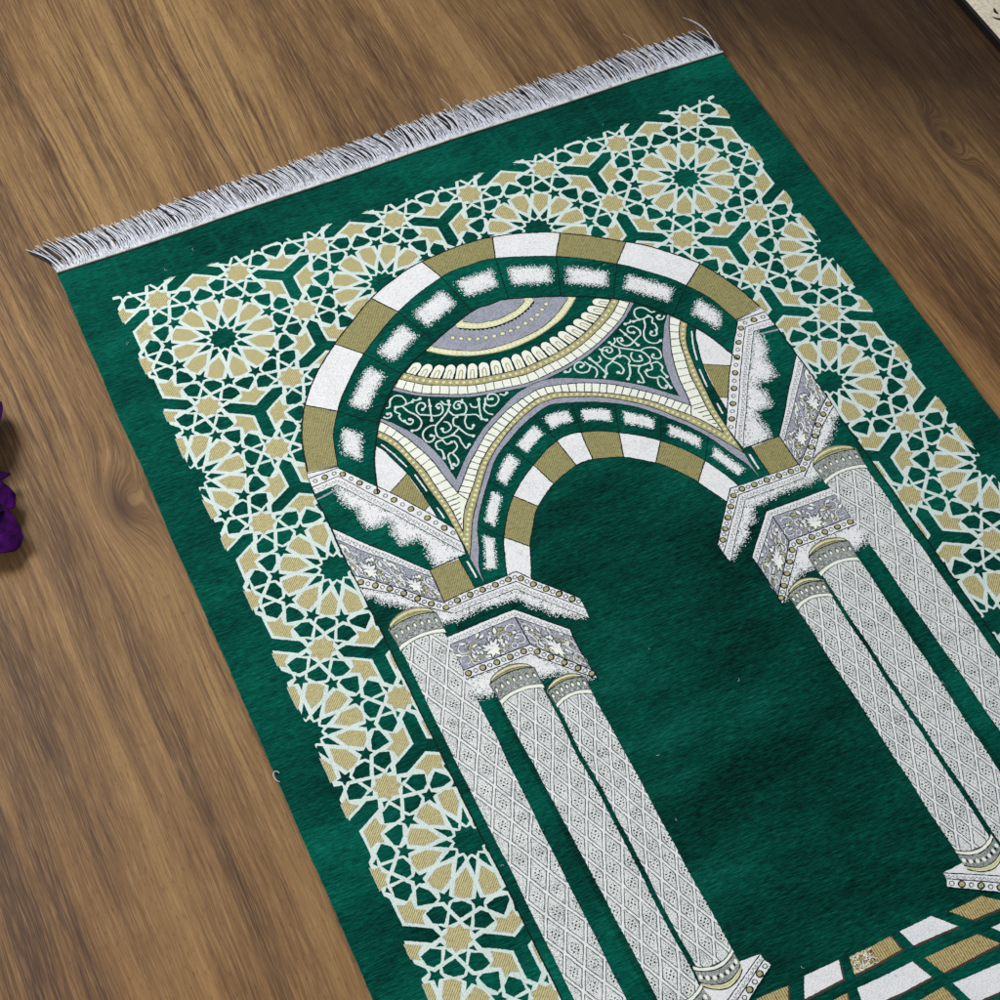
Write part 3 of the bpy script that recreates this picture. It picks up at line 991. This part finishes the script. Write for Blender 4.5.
def mouldings():
    LM = 13.2
    # upper (outer) moulding
    M = Motif()
    tp = [(-212.6, 173), (-186.3, 172.6), (-150, 225), (-123.9, 269.3)]
    l2 = [(-212.5, 182.3), (-189.6, 180.8), (-155, 235), (-124.6, 283.8)]
    l3 = [(-212.6, 190), (-193.8, 188.4), (-160, 240), (-125.6, 295.8)]
    gb = [(-212.6, 190), (-193.8, 188.4), (-160, 240), (-125.6, 295.8), (-125.6, 297.2), (-158.3, 298.4), (-191.7, 255.7), (-213.6, 228)]
    M.poly([(-211.9, 166.6), (-186, 171), (-186.3, 173), (-212.8, 173.4)], 'white', LM - .6, True)
    M.line([(-211.9, 167.6), (-186, 171.4)], 0.8, 'dark', LM - .3, True)
    M.poly(gb, 'green', LM, True)
    dz = [(-193.8, 188.4), (-194.6, 200), (-191.5, 212), (-185.3, 217.6), (-186.6, 228), (-185, 238), (-178.5, 240), (-173, 237), (-165.5, 241.5),
          (-168.6, 252), (-167, 264.5), (-160.5, 264.8), (-152.4, 265.6), (-149.5, 274), (-150.5, 286), (-149.8, 297), (-125.6, 296.6), (-125.6, 295.8), (-160, 240)]
    M.poly(dz, 'white', LM + .2, True)
    sh = [(x, y) for x, y in dz]
    Ms = Motif()
    stitches(Ms, sh, 6.0, 'white', LM + .4, within=gb, dens=0.75, hole=0.35, fade=0.8)
    stitches(M, sh, 6.0, 'white', LM + .4, within=gb, dens=0.75, hole=0.35, fade=0.8)
    for (f, m) in zip(Ms.f, Ms.mi):
        b = len(M.v)
        M.v += [(-Ms.v[i][0], Ms.v[i][1], Ms.v[i][2]) for i in reversed(f)]
        M.f.append(tuple(range(b, b + len(f)))); M.mi.append(m)
    wave_strip(M, l2, l3, LM + .8, True)
    bead_strip(M, tp, l2, LM + 1.0, True, n=17, start=1)
    M.line([(-213.4, 196), (-196, 193.2)], 1.6, 'lav', LM + .75, True)
    # frieze below it
    ft = [(-213.5, 228), (-191.7, 255.7), (-158.3, 298.3)]
    fl = [(-213.7, 240), (-196, 262), (-158.4, 306)]
    M.poly([(-213.8, 239), (-158.3, 304), (-158.6, 331), (-175, 319), (-190, 301), (-214.2, 278)], 'lav', LM + .2, True)
    # three floral clusters along the slanted band
    frieze(M, [(-213.6, 241), (-186, 273.5), (-190, 300), (-214, 277.5)], LM + .4, True, 42, 33)
    frieze(M, [(-186, 273.5), (-158.6, 305.5), (-160, 330.5), (-190, 300.5)], LM + 1.1, True, 42, 27)
    wave_strip(M, ft, fl, LM + 2.0, True)
    M.line(ft, 1.0, 'dark', LM + 2.6, True)
    b2t = [(-214.2, 278.1), (-189.8, 300.6), (-172, 320), (-157.8, 333)]
    b2b = [(-214.6, 289.8), (-192, 307), (-171.3, 331), (-156.6, 344.2)]
    under = [(-214.6, 289.8), (-192, 307), (-171.3, 331), (-156.6, 344.2), (-157, 350), (-170, 347), (-182, 326), (-194, 316), (-203, 309), (-207, 301), (-214.6, 299)]
    M.poly(under, 'white', LM + .1, True)
    for s in (-1, 1):
        U = [(x * -s, y) for x, y in under]
        stitches(M, U, 6.5, 'white', LM + .25, within=[(-214.4 * -s, 288), (-150 * -s, 345), (-150 * -s, 365), (-214.4 * -s, 330)], dens=0.7, hole=0.3)
    bead_strip(M, b2t, b2b, LM + 2.2, True, n=13)
    # gilded block and the green strip with its glint
    M.poly([(-158.3, 298.6), (-131.8, 299.2), (-132, 331), (-158.8, 331)], 'olive', LM + 3.1, True)
    M.line([(-158.3, 298.6), (-125.6, 297)], 0.9, 'dark', LM + 3.4, True)
    M.line([(-158.2, 298.6), (-158.8, 331)], 0.9, 'dark', LM + 3.4, True)
    M.poly([(-131.8, 297.6), (-124.4, 300), (-122.9, 331), (-132, 331)], 'green', LM + 3.1, True)
    M.line([(-131.8, 298), (-132, 331)], 1.0, 'dark', LM + 3.4, True)
    M.line([(-127, 304), (-126.7, 321)], 1.5, 'white', LM + 3.5, True)
    M.build_sides("upper_moulding", rug)

    # lower moulding resting on the columns
    M = Motif()
    L2 = 17.2
    tp = [(-158.7, 331), (-96.2, 328.7), (-61.4, 373)]
    l2 = [(-157.0, 338.4), (-99.8, 337.1), (-62.0, 382.6)]
    l3 = [(-156.3, 344.6), (-102.3, 343.7), (-62.6, 393)]
    wh = [(-156.3, 344.6), (-102.3, 343.7), (-66, 389), (-71, 386), (-78, 381), (-86, 376), (-90, 368), (-97.7, 364), (-100, 358), (-104, 351.5), (-115, 350.5), (-136, 348.5), (-154, 349.5)]
    M.poly(wh, 'white', L2, True)
    gz = [(-156.3, 343), (-102.3, 343), (-62.6, 393), (-62.6, 400), (-80, 396), (-111.8, 361), (-168, 361)]
    for s in (-1, 1):
        stitches(M, [(x * -s, y) for x, y in wh], 6.0, 'white', L2 + .2, within=[(x * -s, y) for x, y in gz], dens=0.72, hole=0.35)
    wave_strip(M, l2, l3, L2 + .6, True)
    bead_strip(M, tp, l2, L2 + 1.3, True, n=21, start=1)
    ft = [(-171, 362.3), (-111.8, 360.9), (-80.6, 396)]
    fl = [(-171, 369.8), (-114.2, 367.9), (-81.6, 403)]
    frieze(M, [(-171, 369), (-114.1, 367.2), (-114.0, 395.4), (-170.2, 395.6)], L2 + .6, True, 57, 27)
    frieze(M, [(-114.1, 367.2), (-81.2, 402.7), (-80.5, 438), (-114.0, 395.4)], L2 + .6, True, 46, 28)
    M.line([(-114.2, 367.5), (-114.0, 395.4)], 0.9, 'dark', L2 + 2.6, True)
    M.line([(-80.6, 396), (-81.4, 403), (-80.6, 446)], 0.8, 'dark', L2 + 2.6, True)
    wave_strip(M, ft, fl, L2 + 2.0, True)
    M.line(ft, 0.9, 'dark', L2 + 2.7, True)
    b3t = [(-171, 395.3), (-114.3, 394.9), (-80.4, 437.6)]
    b3b = [(-171, 403.4), (-117.2, 402.7), (-80.6, 446)]
    un = [(-172, 403.4), (-117.2, 402.7), (-84, 441.5), (-91, 438), (-98, 431), (-106, 426), (-118, 424), (-150, 424), (-172, 420)]
    M.poly(un, 'white', L2 + .1, True)
    for s in (-1, 1):
        stitches(M, [(x * -s, y) for x, y in un], 6.5, 'white', L2 + .3, within=[(-172 * -s, 404), (-117 * -s, 404), (-81 * -s, 446), (-110 * -s, 446), (-172 * -s, 446)], dens=0.7, hole=0.35)
    bead_strip(M, b3t, b3b, L2 + 2.2, True, n=19)
    M.build_sides("lower_moulding", rug)
mouldings()

# --- columns ---------------------------------------------------------------------------
def column(side, xl0, xr0, xl1, xr1, ytop, ybot, dw, dh, cap, base, lv, phase):
    """woven column: the shaft mesh carries capital and base as sub-parts"""
    s = side
    M = Motif()
    ybot = base[2] + 5.5
    shaft = [(s * xl0, ytop), (s * xr0, ytop), (s * xr1, ybot), (s * xl1, ybot)]
    M.poly(shaft, 'white', lv)
    cx = (xl0 + xr0) / 2
    rows = int((ybot - ytop) / (dh / 2)) + 3
    for r in range(-1, rows):
        y = ytop + phase + r * dh / 2
        t = (y - ytop) / (ybot - ytop)
        c = cx + ((xl1 + xr1) / 2 - cx) * t
        for k in range(-3, 4):
            x = c + k * dw + (dw / 2 if r % 2 else 0)
            def D(m):
                return [(s * x, y - dh / 2 + m * 1.5), (s * (x + dw / 2 - m), y), (s * x, y + dh / 2 - m * 1.5), (s * (x - dw / 2 + m), y)]
            for m, mt, l in ((1.10, 'shade', .3), (1.95, 'speck', .5)):
                P = clip_convex(D(m), shaft)
                if len(P) >= 3: M.poly(P, mt, lv + l)
            def inx(px): return min(xl0, xr0) + .8 < abs(px) < max(xl0, xr0) - .8
            if abs(x) > min(abs(xl0), abs(xr0)) + 2 and abs(x) < max(abs(xl0), abs(xr0)) - 2 and ytop + 4 < y < ybot - 4:
                for dx, dy in ((0, 0), (1.7, 2.2), (-1.7, 2.2), (1.7, -2.2), (-1.7, -2.2)):
                    M.disc((s * (x + dx), y + dy), .78, 'dark', lv + .7, k=5)
                for dx, dy in ((0, 4.3), (0, -4.3), (2.5, 0), (-2.5, 0)):
                    M.disc((s * (x + dx), y + dy), .55, 'shade', lv + .7, k=5)
    o = M.build("column", rug)

    def arc(x0, x1, ye, yc, n=16, e=0.8):
        return [(s * (x0 + (x1 - x0) * i / n), ye + (yc - ye) * math.sin(math.pi * (i / n)) ** e) for i in range(n + 1)]
    # capital
    x0, x1, yp, yl, yr, yb = cap       # x range, crown peak, dark line, ring, bottom
    M = Motif()
    z = lv + 1.2
    top = arc(x0 + .3, x1 - .5, yl + 4.6, yp, 16, 0.55)
    ln = arc(x0, x1, yl + 4.5, yl)
    low = arc(x0 + 1.5, x1 - .8, yr + 4, yr)
    bot = arc(x0 + 1.0, x1 - .8, yb + 5, yb)
    M.poly(top + ln[::-1], 'khaki', z)
    for q, mt, wd in ((.35, 'cream', 1.3), (.68, 'shade', .6)):
        M.line([Vector(a).lerp(Vector(b), q) for a, b in zip(top, ln)], wd, mt, z + .2)
    M.line(top, 0.8, 'shade', z + .35)
    M.poly(ln + low[::-1], 'capgrey', z + .1)
    md = mid(ln, low, .45, 15)
    for i in range(1, 15, 2):
        M.disc(md[i], 1.6, 'shade', z + .35, k=7, ry=3.0)
        M.disc((md[i].x, md[i].y + .6), 1.0, 'ivory', z + .4, k=6, ry=1.9)
        M.disc((md[min(14, i + 1)].x, md[min(14, i + 1)].y - 1.2), .6, 'khaki', z + .45, k=5, ry=1.2)
    md = mid(ln, low, .86, 15)
    for i in range(0, 15): M.disc(md[i], .55, 'dark' if i % 2 else 'white', z + .4, k=5)
    M.line(ln, 0.9, 'dark', z + .6)
    M.line([ln[0], low[0]], 0.8, 'shade', z + .55); M.line([ln[-1], low[-1]], 0.8, 'shade', z + .55)
    M.poly(low + bot[::-1], 'ivory', z + .7)
    M.line(low, 0.6, 'shade', z + .85); M.line(bot, 0.7, 'shade', z + .85)
    M.build("capital", o)
    # base
    x0, x1, y0 = base
    M = Motif()
    z = lv + 1.2
    a0 = arc(x0, x1, y0, y0 + 6.5); a1 = arc(x0, x1, y0 + 3.4, y0 + 9.6)
    a2 = arc(x0 - .5, x1 + .5, y0 + 13, y0 + 20.5); a3 = arc(x0, x1, y0 + 16.5, y0 + 24.5)
    M.poly(a0 + a1[::-1], 'ivory', z + .4); M.line(a0, .8, 'shade', z + .6); M.line(a1, .8, 'dark', z + .6)
    M.poly(a1 + a2[::-1], 'capgrey', z + .2)
    md = mid(a1, a2, .5, 15)
    for i in range(1, 15, 2): M.disc(md[i], 1.3, 'ivory', z + .5, k=6, ry=2.0)
    for i in range(2, 14, 2): M.disc(md[i], .8, 'dark', z + .5, k=5, ry=1.6)
    M.poly(a2 + a3[::-1], 'cream', z + .35); M.line(a2, .8, 'dark', z + .6); M.line(a3, .9, 'dark', z + .6)
    M.line(mid(a2, a3, .5, 15), .5, 'khaki', z + .6)
    M.build("base", o)

for s in (1, -1):
    column(s, -207.0, -170.4, -207.2, -175.4, 350, 722, 15.9, 31.2, (-209.2, -168.3, 325.3, 333.2, 350.3, 353.4), (-208.5, -174, 720), 19.6, 6)
    column(s, -156.4, -122.2, -154.4, -123.8, 428, 700, 14.0, 29.6, (-157.4, -120.2, 405.3, 411.0, 427.4, 430.6), (-157, -122, 697), 22.0, 17)
    column(s, -118.8, -89.0, -119.6, -91.4, 446, 686, 12.3, 27.6, (-120.6, -88.6, 431.2, 436.0, 447.8, 450.8), (-121.8, -91.0, 683), 22.0, 4)

def plinth():
    M = Motif()
    lv = 20.4
    M.poly([(-74, 695), (-109.8, 714.5), (-150, 737), (-216, 773), (-216, 735), (-150, 716), (-121.5, 700), (-90, 694)], 'white', lv, True)
    Pq = [(-74, 695), (-90, 694), (-121.5, 700), (-150, 716), (-150, 737), (-109.8, 714.5)]
    for s in (-1, 1):
        stitches(M, [(x * -s, y) for x, y in [(-82, 699), (-92, 696), (-121, 703), (-121, 719)]], 6, 'shade', lv + .5,
                 within=[(x * -s, y) for x, y in [(-90, 697), (-124, 706), (-140, 728), (-109.8, 713)]], dens=.55)
    a = [(-74.4, 695.2), (-109.8, 714.5), (-216, 773)]
    b = [(-74.0, 700.0), (-106.8, 719.1), (-216, 779.5)]
    c = [(-71.2, 705.8), (-102.6, 725.0), (-216, 790)]
    wave_strip(M, a, b, lv + .8, True)
    M.line(a, .8, 'dark', lv + 1.6, True)
    bead_strip(M, b, c, lv + 1.8, True, n=24, start=1)
    M.build_sides("plinth", rug)
plinth()

def tiles():
    M = Motif()
    T = [
        ([(-54.4, 721.9), (-26.9, 721.4), (-30.9, 735.2), (-61.8, 736.9)], 'white'),
        ([(-18.7, 722.3), (15.2, 721.5), (17.7, 733.3), (-21.6, 735.6)], 'tilegold'),
        ([(23.2, 721.1), (49.5, 720.3), (62.3, 734.8), (26.8, 734.3)], 'white'),
        ([(62.6, 722.2), (90, 722.0), (106, 735.6), (74.2, 734.8)], 'tilegold'),
        ([(-92, 723), (-67.7, 723.6), (-74.6, 736), (-104, 736)], 'tilegold'),
        ([(-24.8, 745.1), (20.1, 744.0), (25.8, 759.3), (-28.5, 761)], 'white'),
        ([(29.1, 745.2), (71.5, 745.4), (82.3, 757.9), (35.4, 760.3)], 'tilegold'),
        ([(82.9, 745.2), (120, 745.6), (138, 760), (96, 760)], 'white'),
        ([(-70, 746.2), (-33.5, 745.6), (-38.6, 761), (-83, 761)], 'tilegold'),
        ([(-120, 746), (-80, 746), (-94, 761), (-140, 761)], 'white'),
        ([(-16, 771.4), (28.9, 769.5), (34.5, 787), (-18, 788)], 'tilegold'),
        ([(36.9, 769.8), (84, 770.4), (99, 789), (43, 788)], 'white'),
        ([(94, 770.4), (138, 771), (160, 790), (108, 789)], 'tilegold'),
        ([(-76, 771), (-26, 771), (-29, 788), (-88, 788)], 'white'),
        ([(-136, 771), (-86, 771), (-100, 788), (-156, 788)], 'tilegold'),
    ]
    for P, m in T:
        c = Vector((sum(p[0] for p in P) / 4, sum(p[1] for p in P) / 4))
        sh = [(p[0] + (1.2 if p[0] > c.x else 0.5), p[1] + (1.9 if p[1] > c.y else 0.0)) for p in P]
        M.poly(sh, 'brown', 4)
        M.poly(P, m, 5)
    # a worn patch of white warp showing in one gold tile
    stitches(M, [(-17, 724), (-8, 723.5), (-9, 734), (-19.5, 734.5)], 3, 'cream', 5.3, within=T[1][0], dens=.8)
    for k in range(150):
        x = rnd.uniform(-19.5, -2); y = rnd.uniform(723, 734.5)
        if inside((x, y), T[1][0]): M.raw(rect((x, y), 1.2, .7), 'white' if k % 3 else 'brown', (5.5 + (k % 7) * .1) * STEP)
    M.build("tiled_floor", rug)
tiles()

# --- hem and fringe ----------------------------------------------------------------------
def tube(v, f, mi, P, r0, r1, m, sides=3):
    n = len(P)
    b = len(v)
    for i, p in enumerate(P):
        q = P[min(i + 1, n - 1)] - P[max(i - 1, 0)]
        q = q.normalized() if q.length > 0 else Vector((0, 1, 0))
        a = q.cross(Vector((0, 0, 1)))
        a = a.normalized() if a.length > 1e-5 else Vector((1, 0, 0))
        c = a.cross(q)
        r = r0 + (r1 - r0) * i / (n - 1)
        for k in range(sides):
            an = 2 * math.pi * k / sides + 0.5
            v.append(tuple(p + (a * math.cos(an) + c * math.sin(an)) * r))
    for i in range(n - 1):
        for k in range(sides):
            k2 = (k + 1) % sides
            f.append((b + i * sides + k, b + i * sides + k2, b + (i + 1) * sides + k2, b + (i + 1) * sides + k)); mi.append(m)

def plain(name, col, rough=0.6, spec=0.3):
    t = NT(name)
    nz = t.noise(t.mapping((1, 1, 1)), 350, 2, 0.6)
    c1 = srgb(*col); c2 = tuple(x * 0.72 for x in c1[:3]) + (1,)
    t.l(t.ramp(nz, [(0.35, c2), (0.6, c1)]), t.bsdf.inputs['Base Color'])
    t.bsdf.inputs['Roughness'].default_value = rough
    t.bsdf.inputs['Specular IOR Level'].default_value = spec
    return t.m

def hemline(x):
    return 0.1358 + 0.0014 * math.sin(x * 9 + 1.0) + 0.0006 * math.sin(x * 31)

def fringe():
    white = plain("white_fringe_thread", (214, 219, 230)); dark = plain("navy_black_fringe_thread", (22, 26, 34))
    cream = plain("cream_thread", (200, 190, 150))
    v = []; f = []; mi = []
    R = random.Random(3)
    def lean(x):
        l = -0.004 + 0.007 * noise.noise(Vector((x * 14, 0, 0))) + 0.004 * noise.noise(Vector((x * 60, 3, 0)))
        l += -0.009 * math.exp(-((x + 0.334) / 0.012) ** 2)
        l += -0.003 * (x < 0)
        return l
    def strand(x, layer, m, r, L):
        l = lean(x) + R.gauss(0, 0.0016)
        # tufts: strands near one another gather towards a shared tip
        g = 0.0066
        tc = (math.floor(x / g) + 0.5) * g + 0.0016 * noise.noise(Vector((math.floor(x / g) * 1.7, 8, 0)))
        pull = 0.45 + 0.3 * noise.noise(Vector((x * 30, 20, 0)))
        tip = x + l + (tc - x) * pull * R.uniform(0.4, 1.1)
        y0 = hemline(x) - 0.0006
        bow = R.gauss(0, 0.0012) + 0.003 + 0.006 * noise.noise(Vector((x * 22, 40, 0)))
        P = []
        for i in range(8):
            t = i / 7
            xx = x + (tip - x) * t ** 1.5 + bow * math.sin(math.pi * t)
            yy = y0 + L * t
            z = layer * (1 - 0.35 * t) - 0.0042 * (1 - (1 - t) ** 2) * 0.9 + 0.0008 * math.sin(3.1 * t + x * 300)
            P.append(Vector((xx, yy, max(z, -0.0042))))
        tube(v, f, mi, P, r, r * 0.75, m)
    n = 1500
    for i in range(n):
        x = -0.333 + 0.666 * (i + R.random()) / n
        strand(x, R.uniform(-.0014, .0007), 1, 0.00052, R.gauss(0.0385, 0.0022))
    n = 840
    for i in range(n):
        x = -0.333 + 0.666 * (i + R.random() * .9) / n
        if abs(x - 0.2545) < 0.0009: continue
        if x < -0.322 and R.random() < 0.45: continue
        if x > 0.327 and R.random() < 0.6: continue
        strand(x, R.uniform(0.0004, 0.0016), 0, R.uniform(0.00030, 0.00044), R.gauss(0.0405, 0.0022))
    # dense woven heading at the foot of the fringe
    n = 1400
    for i in range(n):
        x = -0.333 + 0.666 * (i + R.random() * .6) / n
        if abs(x - 0.2545) < 0.0011: continue
        L = R.uniform(0.005, 0.015)
        y0 = hemline(x) - 0.0006
        P = [Vector((x + lean(x) * 0.15 * t, y0 + L * t, 0.0011 - 0.0012 * t)) for t in (0, .5, 1)]
        tube(v, f, mi, P, 0.00034, 0.00018, 0)
    # long stray threads
    for x, dx, dy, m in ((0.331, -0.010, 0.060, 0), (0.332, 0.004, 0.066, 1), (0.262, -0.004, 0.062, 2), (0.060, 0.002, 0.054, 0), (0.329, -0.004, 0.055, 0), (0.333, 0.004, 0.050, 1)):
        P = [Vector((x + dx * t + 0.003 * math.sin(3 * t), hemline(x) + dy * t, 0.001 + 0.006 * math.sin(math.pi * t))) for t in [k / 9 for k in range(10)]]
        tube(v, f, mi, P, 0.00035, 0.00022, m)
    me = bpy.data.meshes.new("fringe")
    me.from_pydata(v, [], f)
    for m in (white, dark, cream): me.materials.append(m)
    me.polygons.foreach_set("material_index", mi)
    me.update()
    o = bpy.data.objects.new("fringe", me); S.collection.objects.link(o); o.parent = rug

    v = []; f = []; mi = []
    xs = [-0.334 + 0.668 * i / 160 for i in range(161)]
    tube(v, f, mi, [Vector((x, hemline(x), 0.0010)) for x in xs], 0.0009, 0.0009, 0, 6)
    tube(v, f, mi, [Vector((x, hemline(x) - 0.0016, 0.0003)) for x in xs], 0.0005, 0.0005, 1, 5)
    me = bpy.data.meshes.new("hem_binding")
    me.from_pydata(v, [], f)
    me.materials.append(plain("pale_hem_thread", (216, 218, 206))); me.materials.append(plain("dark_hem_thread", (28, 44, 40)))
    me.polygons.foreach_set("material_index", mi); me.update()
    o = bpy.data.objects.new("hem_binding", me); S.collection.objects.link(o); o.parent = rug

    # selvedge fuzz and one loose white end
    v = []; f = []; mi = []
    for i in range(1500):
        s = R.choice((-1, 1)); y = -R.uniform(-0.134, 0.93)
        x = s * 0.3335; a = R.uniform(-1, 1); L = R.uniform(0.0006, 0.0022)
        P = [Vector((x, y, R.uniform(-.0035, -.0005))), Vector((x + s * L, y + a * L, R.uniform(-.004, -.001)))]
        tube(v, f, mi, P, 0.00016, 0.0001, 0)
    P = [Vector((-0.335 + 0.004 * math.cos(t) + .001 * t, -0.4215 + 0.0055 * math.sin(t), 0.0008)) for t in [0.5 + 0.45 * k for k in range(9)]]
    tube(v, f, mi, P, 0.00028, 0.0002, 1)
    for i in range(70):          # lint caught on the pile
        x = R.uniform(-.33, .33); y = -R.uniform(-.13, .78); a = R.uniform(0, 6.28); L = R.uniform(.0006, .0022)
        P = [Vector((x, y, .0011)), Vector((x + L * math.cos(a), y + L * math.sin(a), .0014)), Vector((x + L * 1.6 * math.cos(a + .6), y + L * 1.6 * math.sin(a + .6), .0011))]
        tube(v, f, mi, P, 0.00014, 0.0001, 1 if i % 3 else 0)
    me = bpy.data.meshes.new("selvedge_fuzz")
    me.from_pydata(v, [], f)
    me.materials.append(plain("green_fuzz", (16, 84, 66))); me.materials.append(white)
    me.polygons.foreach_set("material_index", mi); me.update()
    o = bpy.data.objects.new("selvedge", me); S.collection.objects.link(o); o.parent = rug
fringe()

# ------------------------------------------------------------------ framed panel at the far right corner
def box(v, f, mi, x0, x1, y0, y1, z0, z1, m):
    b = len(v)
    v += [(x, y, z) for z in (z0, z1) for y in (y0, y1) for x in (x0, x1)]
    for q in ((0, 2, 3, 1), (4, 5, 7, 6), (0, 1, 5, 4), (1, 3, 7, 5), (3, 2, 6, 7), (2, 0, 4, 6)):
        f.append(tuple(b + k for k in q)); mi.append(m)
def mesh_obj(name, v, f, mi, mats, parent=None, bevel=0, smooth=False):
    me = bpy.data.meshes.new(name)
    me.from_pydata(v, [], f)
    for m in mats: me.materials.append(m)
    me.polygons.foreach_set("material_index", mi)
    if smooth:
        me.polygons.foreach_set("use_smooth", [True] * len(f))
    me.update()
    o = bpy.data.objects.new(name, me); S.collection.objects.link(o)
    if parent: o.parent = parent
    if bevel:
        b = o.modifiers.new("bevel", 'BEVEL'); b.width = bevel; b.segments = 2
    return o
def panel():
    root = bpy.data.objects.new("lettered_panel", None); S.collection.objects.link(root)
    root.location = (0.576, -0.14, -0.0045)
    root["label"] = "cream panel with black brush lettering and black edge, lying beyond the rug's right side"
    root["category"] = "panel"
    black = plain("black_lacquer", (14, 8, 10), 0.45, 0.4)
    cream = plain("cream_paper", (222, 212, 190), 0.6)
    cream2 = plain("pale_wood_edge", (226, 200, 176), 0.6)
    v = []; f = []; mi = []
    w, h = 0.30, 0.42
    H = 0.0105
    for a in ((0, .0035, 0, h), (w - .0035, w, 0, h), (.0035, w - .0035, 0, .0035), (.0035, w - .0035, h - .0035, h)):
        box(v, f, mi, *a, 0, H, 0)
    mesh_obj("frame", v, f, mi, [black], root, 0.0006)
    v = []; f = []; mi = []
    box(v, f, mi, .0037, w - .0037, .0037, h - .0037, 0.002, H - .0006, 0)
    mesh_obj("face", v, f, mi, [cream], root)
    # brush strokes, each a thin raised stroke of ink
    v = []; f = []; mi = []
    def stroke(P, wd):
        P = [Vector(p) for p in catmull(P, 5)]
        n = len(P)
        L = []
        for i, p in enumerate(P):
            q = (P[min(i + 1, n - 1)] - P[max(i - 1, 0)]).normalized()
            k = math.sin(math.pi * (0.12 + 0.8 * i / (n - 1))) * wd / 2
            L.append((p + Vector((-q.y, q.x)) * k, p - Vector((-q.y, q.x)) * k))
        b = len(v)
        for a, c in L:
            v.extend([(a.x, a.y, H + 0.0001), (c.x, c.y, H + 0.0001)])
        for i in range(n - 1):
            f.append((b + 2 * i, b + 2 * i + 2, b + 2 * i + 3, b + 2 * i + 1)); mi.append(0)
        mesh_obj("brush_stroke", list(v), list(f), list(mi), [black], root)
        v.clear(); f.clear(); mi.clear()
    stroke([(.0135, .2005), (.0165, .1965), (.0205, .1935), (.024, .193)], .0026)
    stroke([(.0215, .211), (.0200, .2055), (.0215, .2025)], .0028)
    stroke([(.040, .190), (.052, .198), (.064, .190), (.070, .204)], .004)
    stroke([(.048, .225), (.062, .222), (.074, .232)], .004)
panel()

# ------------------------------------------------------------------ purple flower at the left edge
def flower():
    root = bpy.data.objects.new("purple_flower", None); S.collection.objects.link(root)
    root.location = (-0.507, -0.076, -0.0045)
    root["label"] = "dark purple silk flower lying on the wood floor at the left edge"
    root["category"] = "flower"
    t = NT("purple_petal")
    nz = t.noise(t.mapping((40, 40, 40)), 3.0, 3, 0.6)
    t.l(t.ramp(nz, [(0.35, srgb(20, 0, 32)), (0.6, srgb(54, 0, 76)), (0.85, srgb(88, 4, 118))]), t.bsdf.inputs['Base Color'])
    t.bsdf.inputs['Roughness'].default_value = 0.9
    t.bsdf.inputs['Specular IOR Level'].default_value = 0.1
    core = plain("flower_heart", (44, 30, 20))
    def petal(ang, ln, wd, lift, curl, tip):
        v = []; f = []; mi = []
        nu, nv = 14, 10
        for i in range(nu + 1):
            u = i / nu
            w = wd * (math.sin(math.pi * min(1, u * 0.93 + 0.05)) ** (0.75 if tip > .5 else 0.42)) * (1 - 0.55 * tip * max(0, u - .75) / .25)
            for j in range(nv + 1):
                q = j / nv * 2 - 1
                x = ln * u
                y = w * q
                z = lift * 0.75 * math.sin(u * 2.3) + curl * (q * q) * w * 0.55 + 0.0010 * math.sin(u * 9 + q * 3 + ang * 5) * u
                v.append((x, y, z + .004))
        for i in range(nu):
            for j in range(nv):
                a = i * (nv + 1) + j
                f.append((a, a + nv + 1, a + nv + 2, a + 1)); mi.append(0)
        o = mesh_obj("petal", v, f, mi, [t.m], root, 0, True)
        o.rotation_euler = (0, 0, ang)
        sd = o.modifiers.new("thick", 'SOLIDIFY'); sd.thickness = 0.0007
        return o
    PET = [(0.80, .116, .027, .024, .5, .2), (0.04, .072, .013, .022, .8, .8), (-0.34, .072, .022, .018, .7, .2), (-0.86, .088, .026, .014, .6, .2),
           (1.75, .08, .026, .02, .5, .3), (2.5, .08, .026, .02, .5, .3), (3.2, .08, .026, .02, .5, .3), (3.9, .08, .026, .02, .5, .3), (4.7, .08, .026, .02, .5, .3)]
    for p in PET: petal(*p)
    for k in range(6): petal(k * 1.05 + .4, .045, .016, .035, .9, .4)
    v = []; f = []; mi = []
    for i in range(7):
        for j in range(14):
            th = math.pi / 2 * i / 6; ph = 2 * math.pi * j / 14
            v.append((.012 * math.cos(th) * math.cos(ph), .012 * math.cos(th) * math.sin(ph), .018 + .012 * math.sin(th)))
    for i in range(6):
        for j in range(14):
            f.append((i * 14 + j, i * 14 + (j + 1) % 14, (i + 1) * 14 + (j + 1) % 14, (i + 1) * 14 + j)); mi.append(0)
    mesh_obj("flower_heart", v, f, mi, [core], root, 0, True)
flower()
